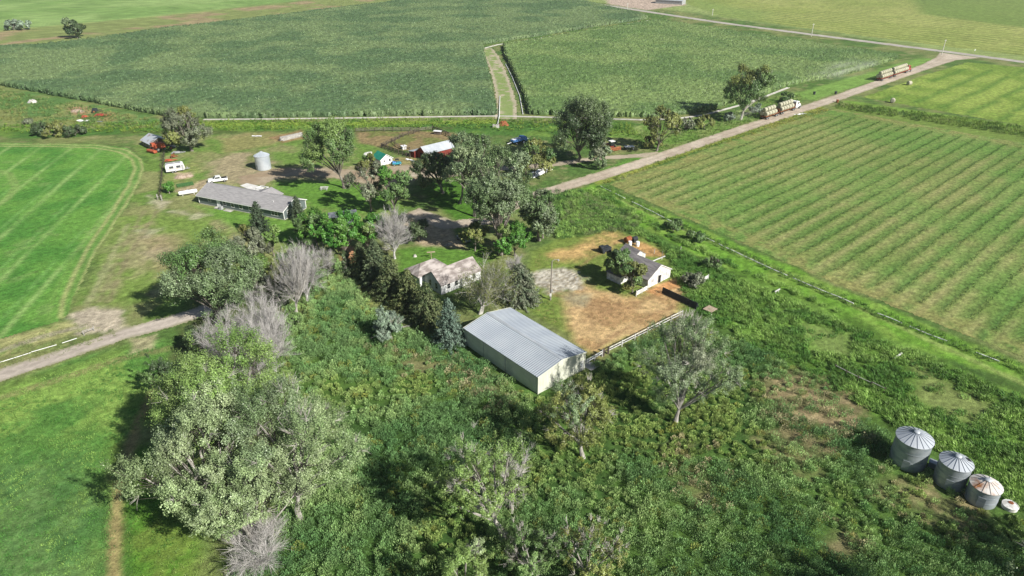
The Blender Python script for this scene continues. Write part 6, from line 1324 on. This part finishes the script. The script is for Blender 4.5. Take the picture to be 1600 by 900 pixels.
for px, py, lab in ((1305.5, 147, 'dark valve box on the verge between gravel road and corn'), (1308, 160, 'rusty valve box by the start of the field ditch'), (1272, 147.5, 'dark pipe stand on the grassy island beyond the ditch')):
    m = MB(); m.lathe([(.5, 0), (.5, 1.0), (.56, 1.0), (.56, 1.15), (.0001, 1.2)], 14); o = m.build('valve_box', M['rust' if 'rusty' in lab else 'steel'], None); o.location = at(px, py); tag(o, lab, 'valve box')
heap('log', 'fallen pale log on the shaded lawn above the clothesline post', 'log', 701, 382, 2.2, .7, .5, 'palebark', 11, 40)

# ------------------------------------------------------------------ air: one even haze over the whole scene
hm = bpy.data.materials.new('haze'); hm.use_nodes = True; ht = hm.node_tree; ht.nodes.remove(ht.nodes['Principled BSDF'])
pv_ = ht.nodes.new('ShaderNodeVolumePrincipled'); pv_.inputs['Color'].default_value = (.86, .92, 1.0, 1); pv_.inputs['Density'].default_value = .0001; pv_.inputs['Anisotropy'].default_value = .2
ht.links.new(pv_.outputs[0], ht.nodes['Material Output'].inputs['Volume'])
m = MB(); m.box(-4200, 4200, -400, 5200, -2.2, 76); o = m.build('haze', hm, None); o['kind'] = 'stuff'

# dust raised behind the trucks
dm = bpy.data.materials.new('dust'); dm.use_nodes = True; t_ = dm.node_tree; t_.nodes.remove(t_.nodes['Principled BSDF'])
v_ = t_.nodes.new('ShaderNodeVolumePrincipled'); v_.inputs['Color'].default_value = (1, .97, .93, 1)
tc = t_.nodes.new('ShaderNodeTexCoord'); ln = t_.nodes.new('ShaderNodeVectorMath'); ln.operation = 'LENGTH'; t_.links.new(tc.outputs['Object'], ln.inputs[0])
f_ = t_.nodes.new('ShaderNodeMapRange'); f_.inputs[1].default_value = 1.0; f_.inputs[2].default_value = .2; f_.inputs[3].default_value = 0; f_.inputs[4].default_value = 1; t_.links.new(ln.outputs['Value'], f_.inputs[0])
n_ = t_.nodes.new('ShaderNodeTexNoise'); n_.inputs['Scale'].default_value = 2.2; n_.inputs['Detail'].default_value = 3; t_.links.new(tc.outputs['Object'], n_.inputs['Vector'])
f2 = t_.nodes.new('ShaderNodeMapRange'); f2.inputs[1].default_value = .42; f2.inputs[2].default_value = .7; f2.inputs[3].default_value = 0; f2.inputs[4].default_value = .05; t_.links.new(n_.outputs['Fac'], f2.inputs[0])
mu = t_.nodes.new('ShaderNodeMath'); mu.operation = 'MULTIPLY'; t_.links.new(f_.outputs[0], mu.inputs[0]); t_.links.new(f2.outputs[0], mu.inputs[1]); t_.links.new(mu.outputs[0], v_.inputs['Density'])
t_.links.new(v_.outputs[0], t_.nodes['Material Output'].inputs['Volume'])
for px, py, sx, sy, sz_, rz in ((1318, 124, 34, 9, 4.5, 38), (1160, 190, 13, 4.5, 2.8, 42)):
    m = MB(); k = 10; m.lathe([(.0001, -1)] + [(math.cos(a), math.sin(a)) for a in np.linspace(-math.pi / 2 + .3, math.pi / 2 - .3, k)] + [(.0001, 1)], 20)
    o = m.build('dust_cloud', dm, None); b = at(px, py); o.location = (b[0], b[1], sz_ + .4); o.scale = (sx, sy, sz_); o.rotation_euler = (0, 0, R(rz)); tag(o, kind='stuff')
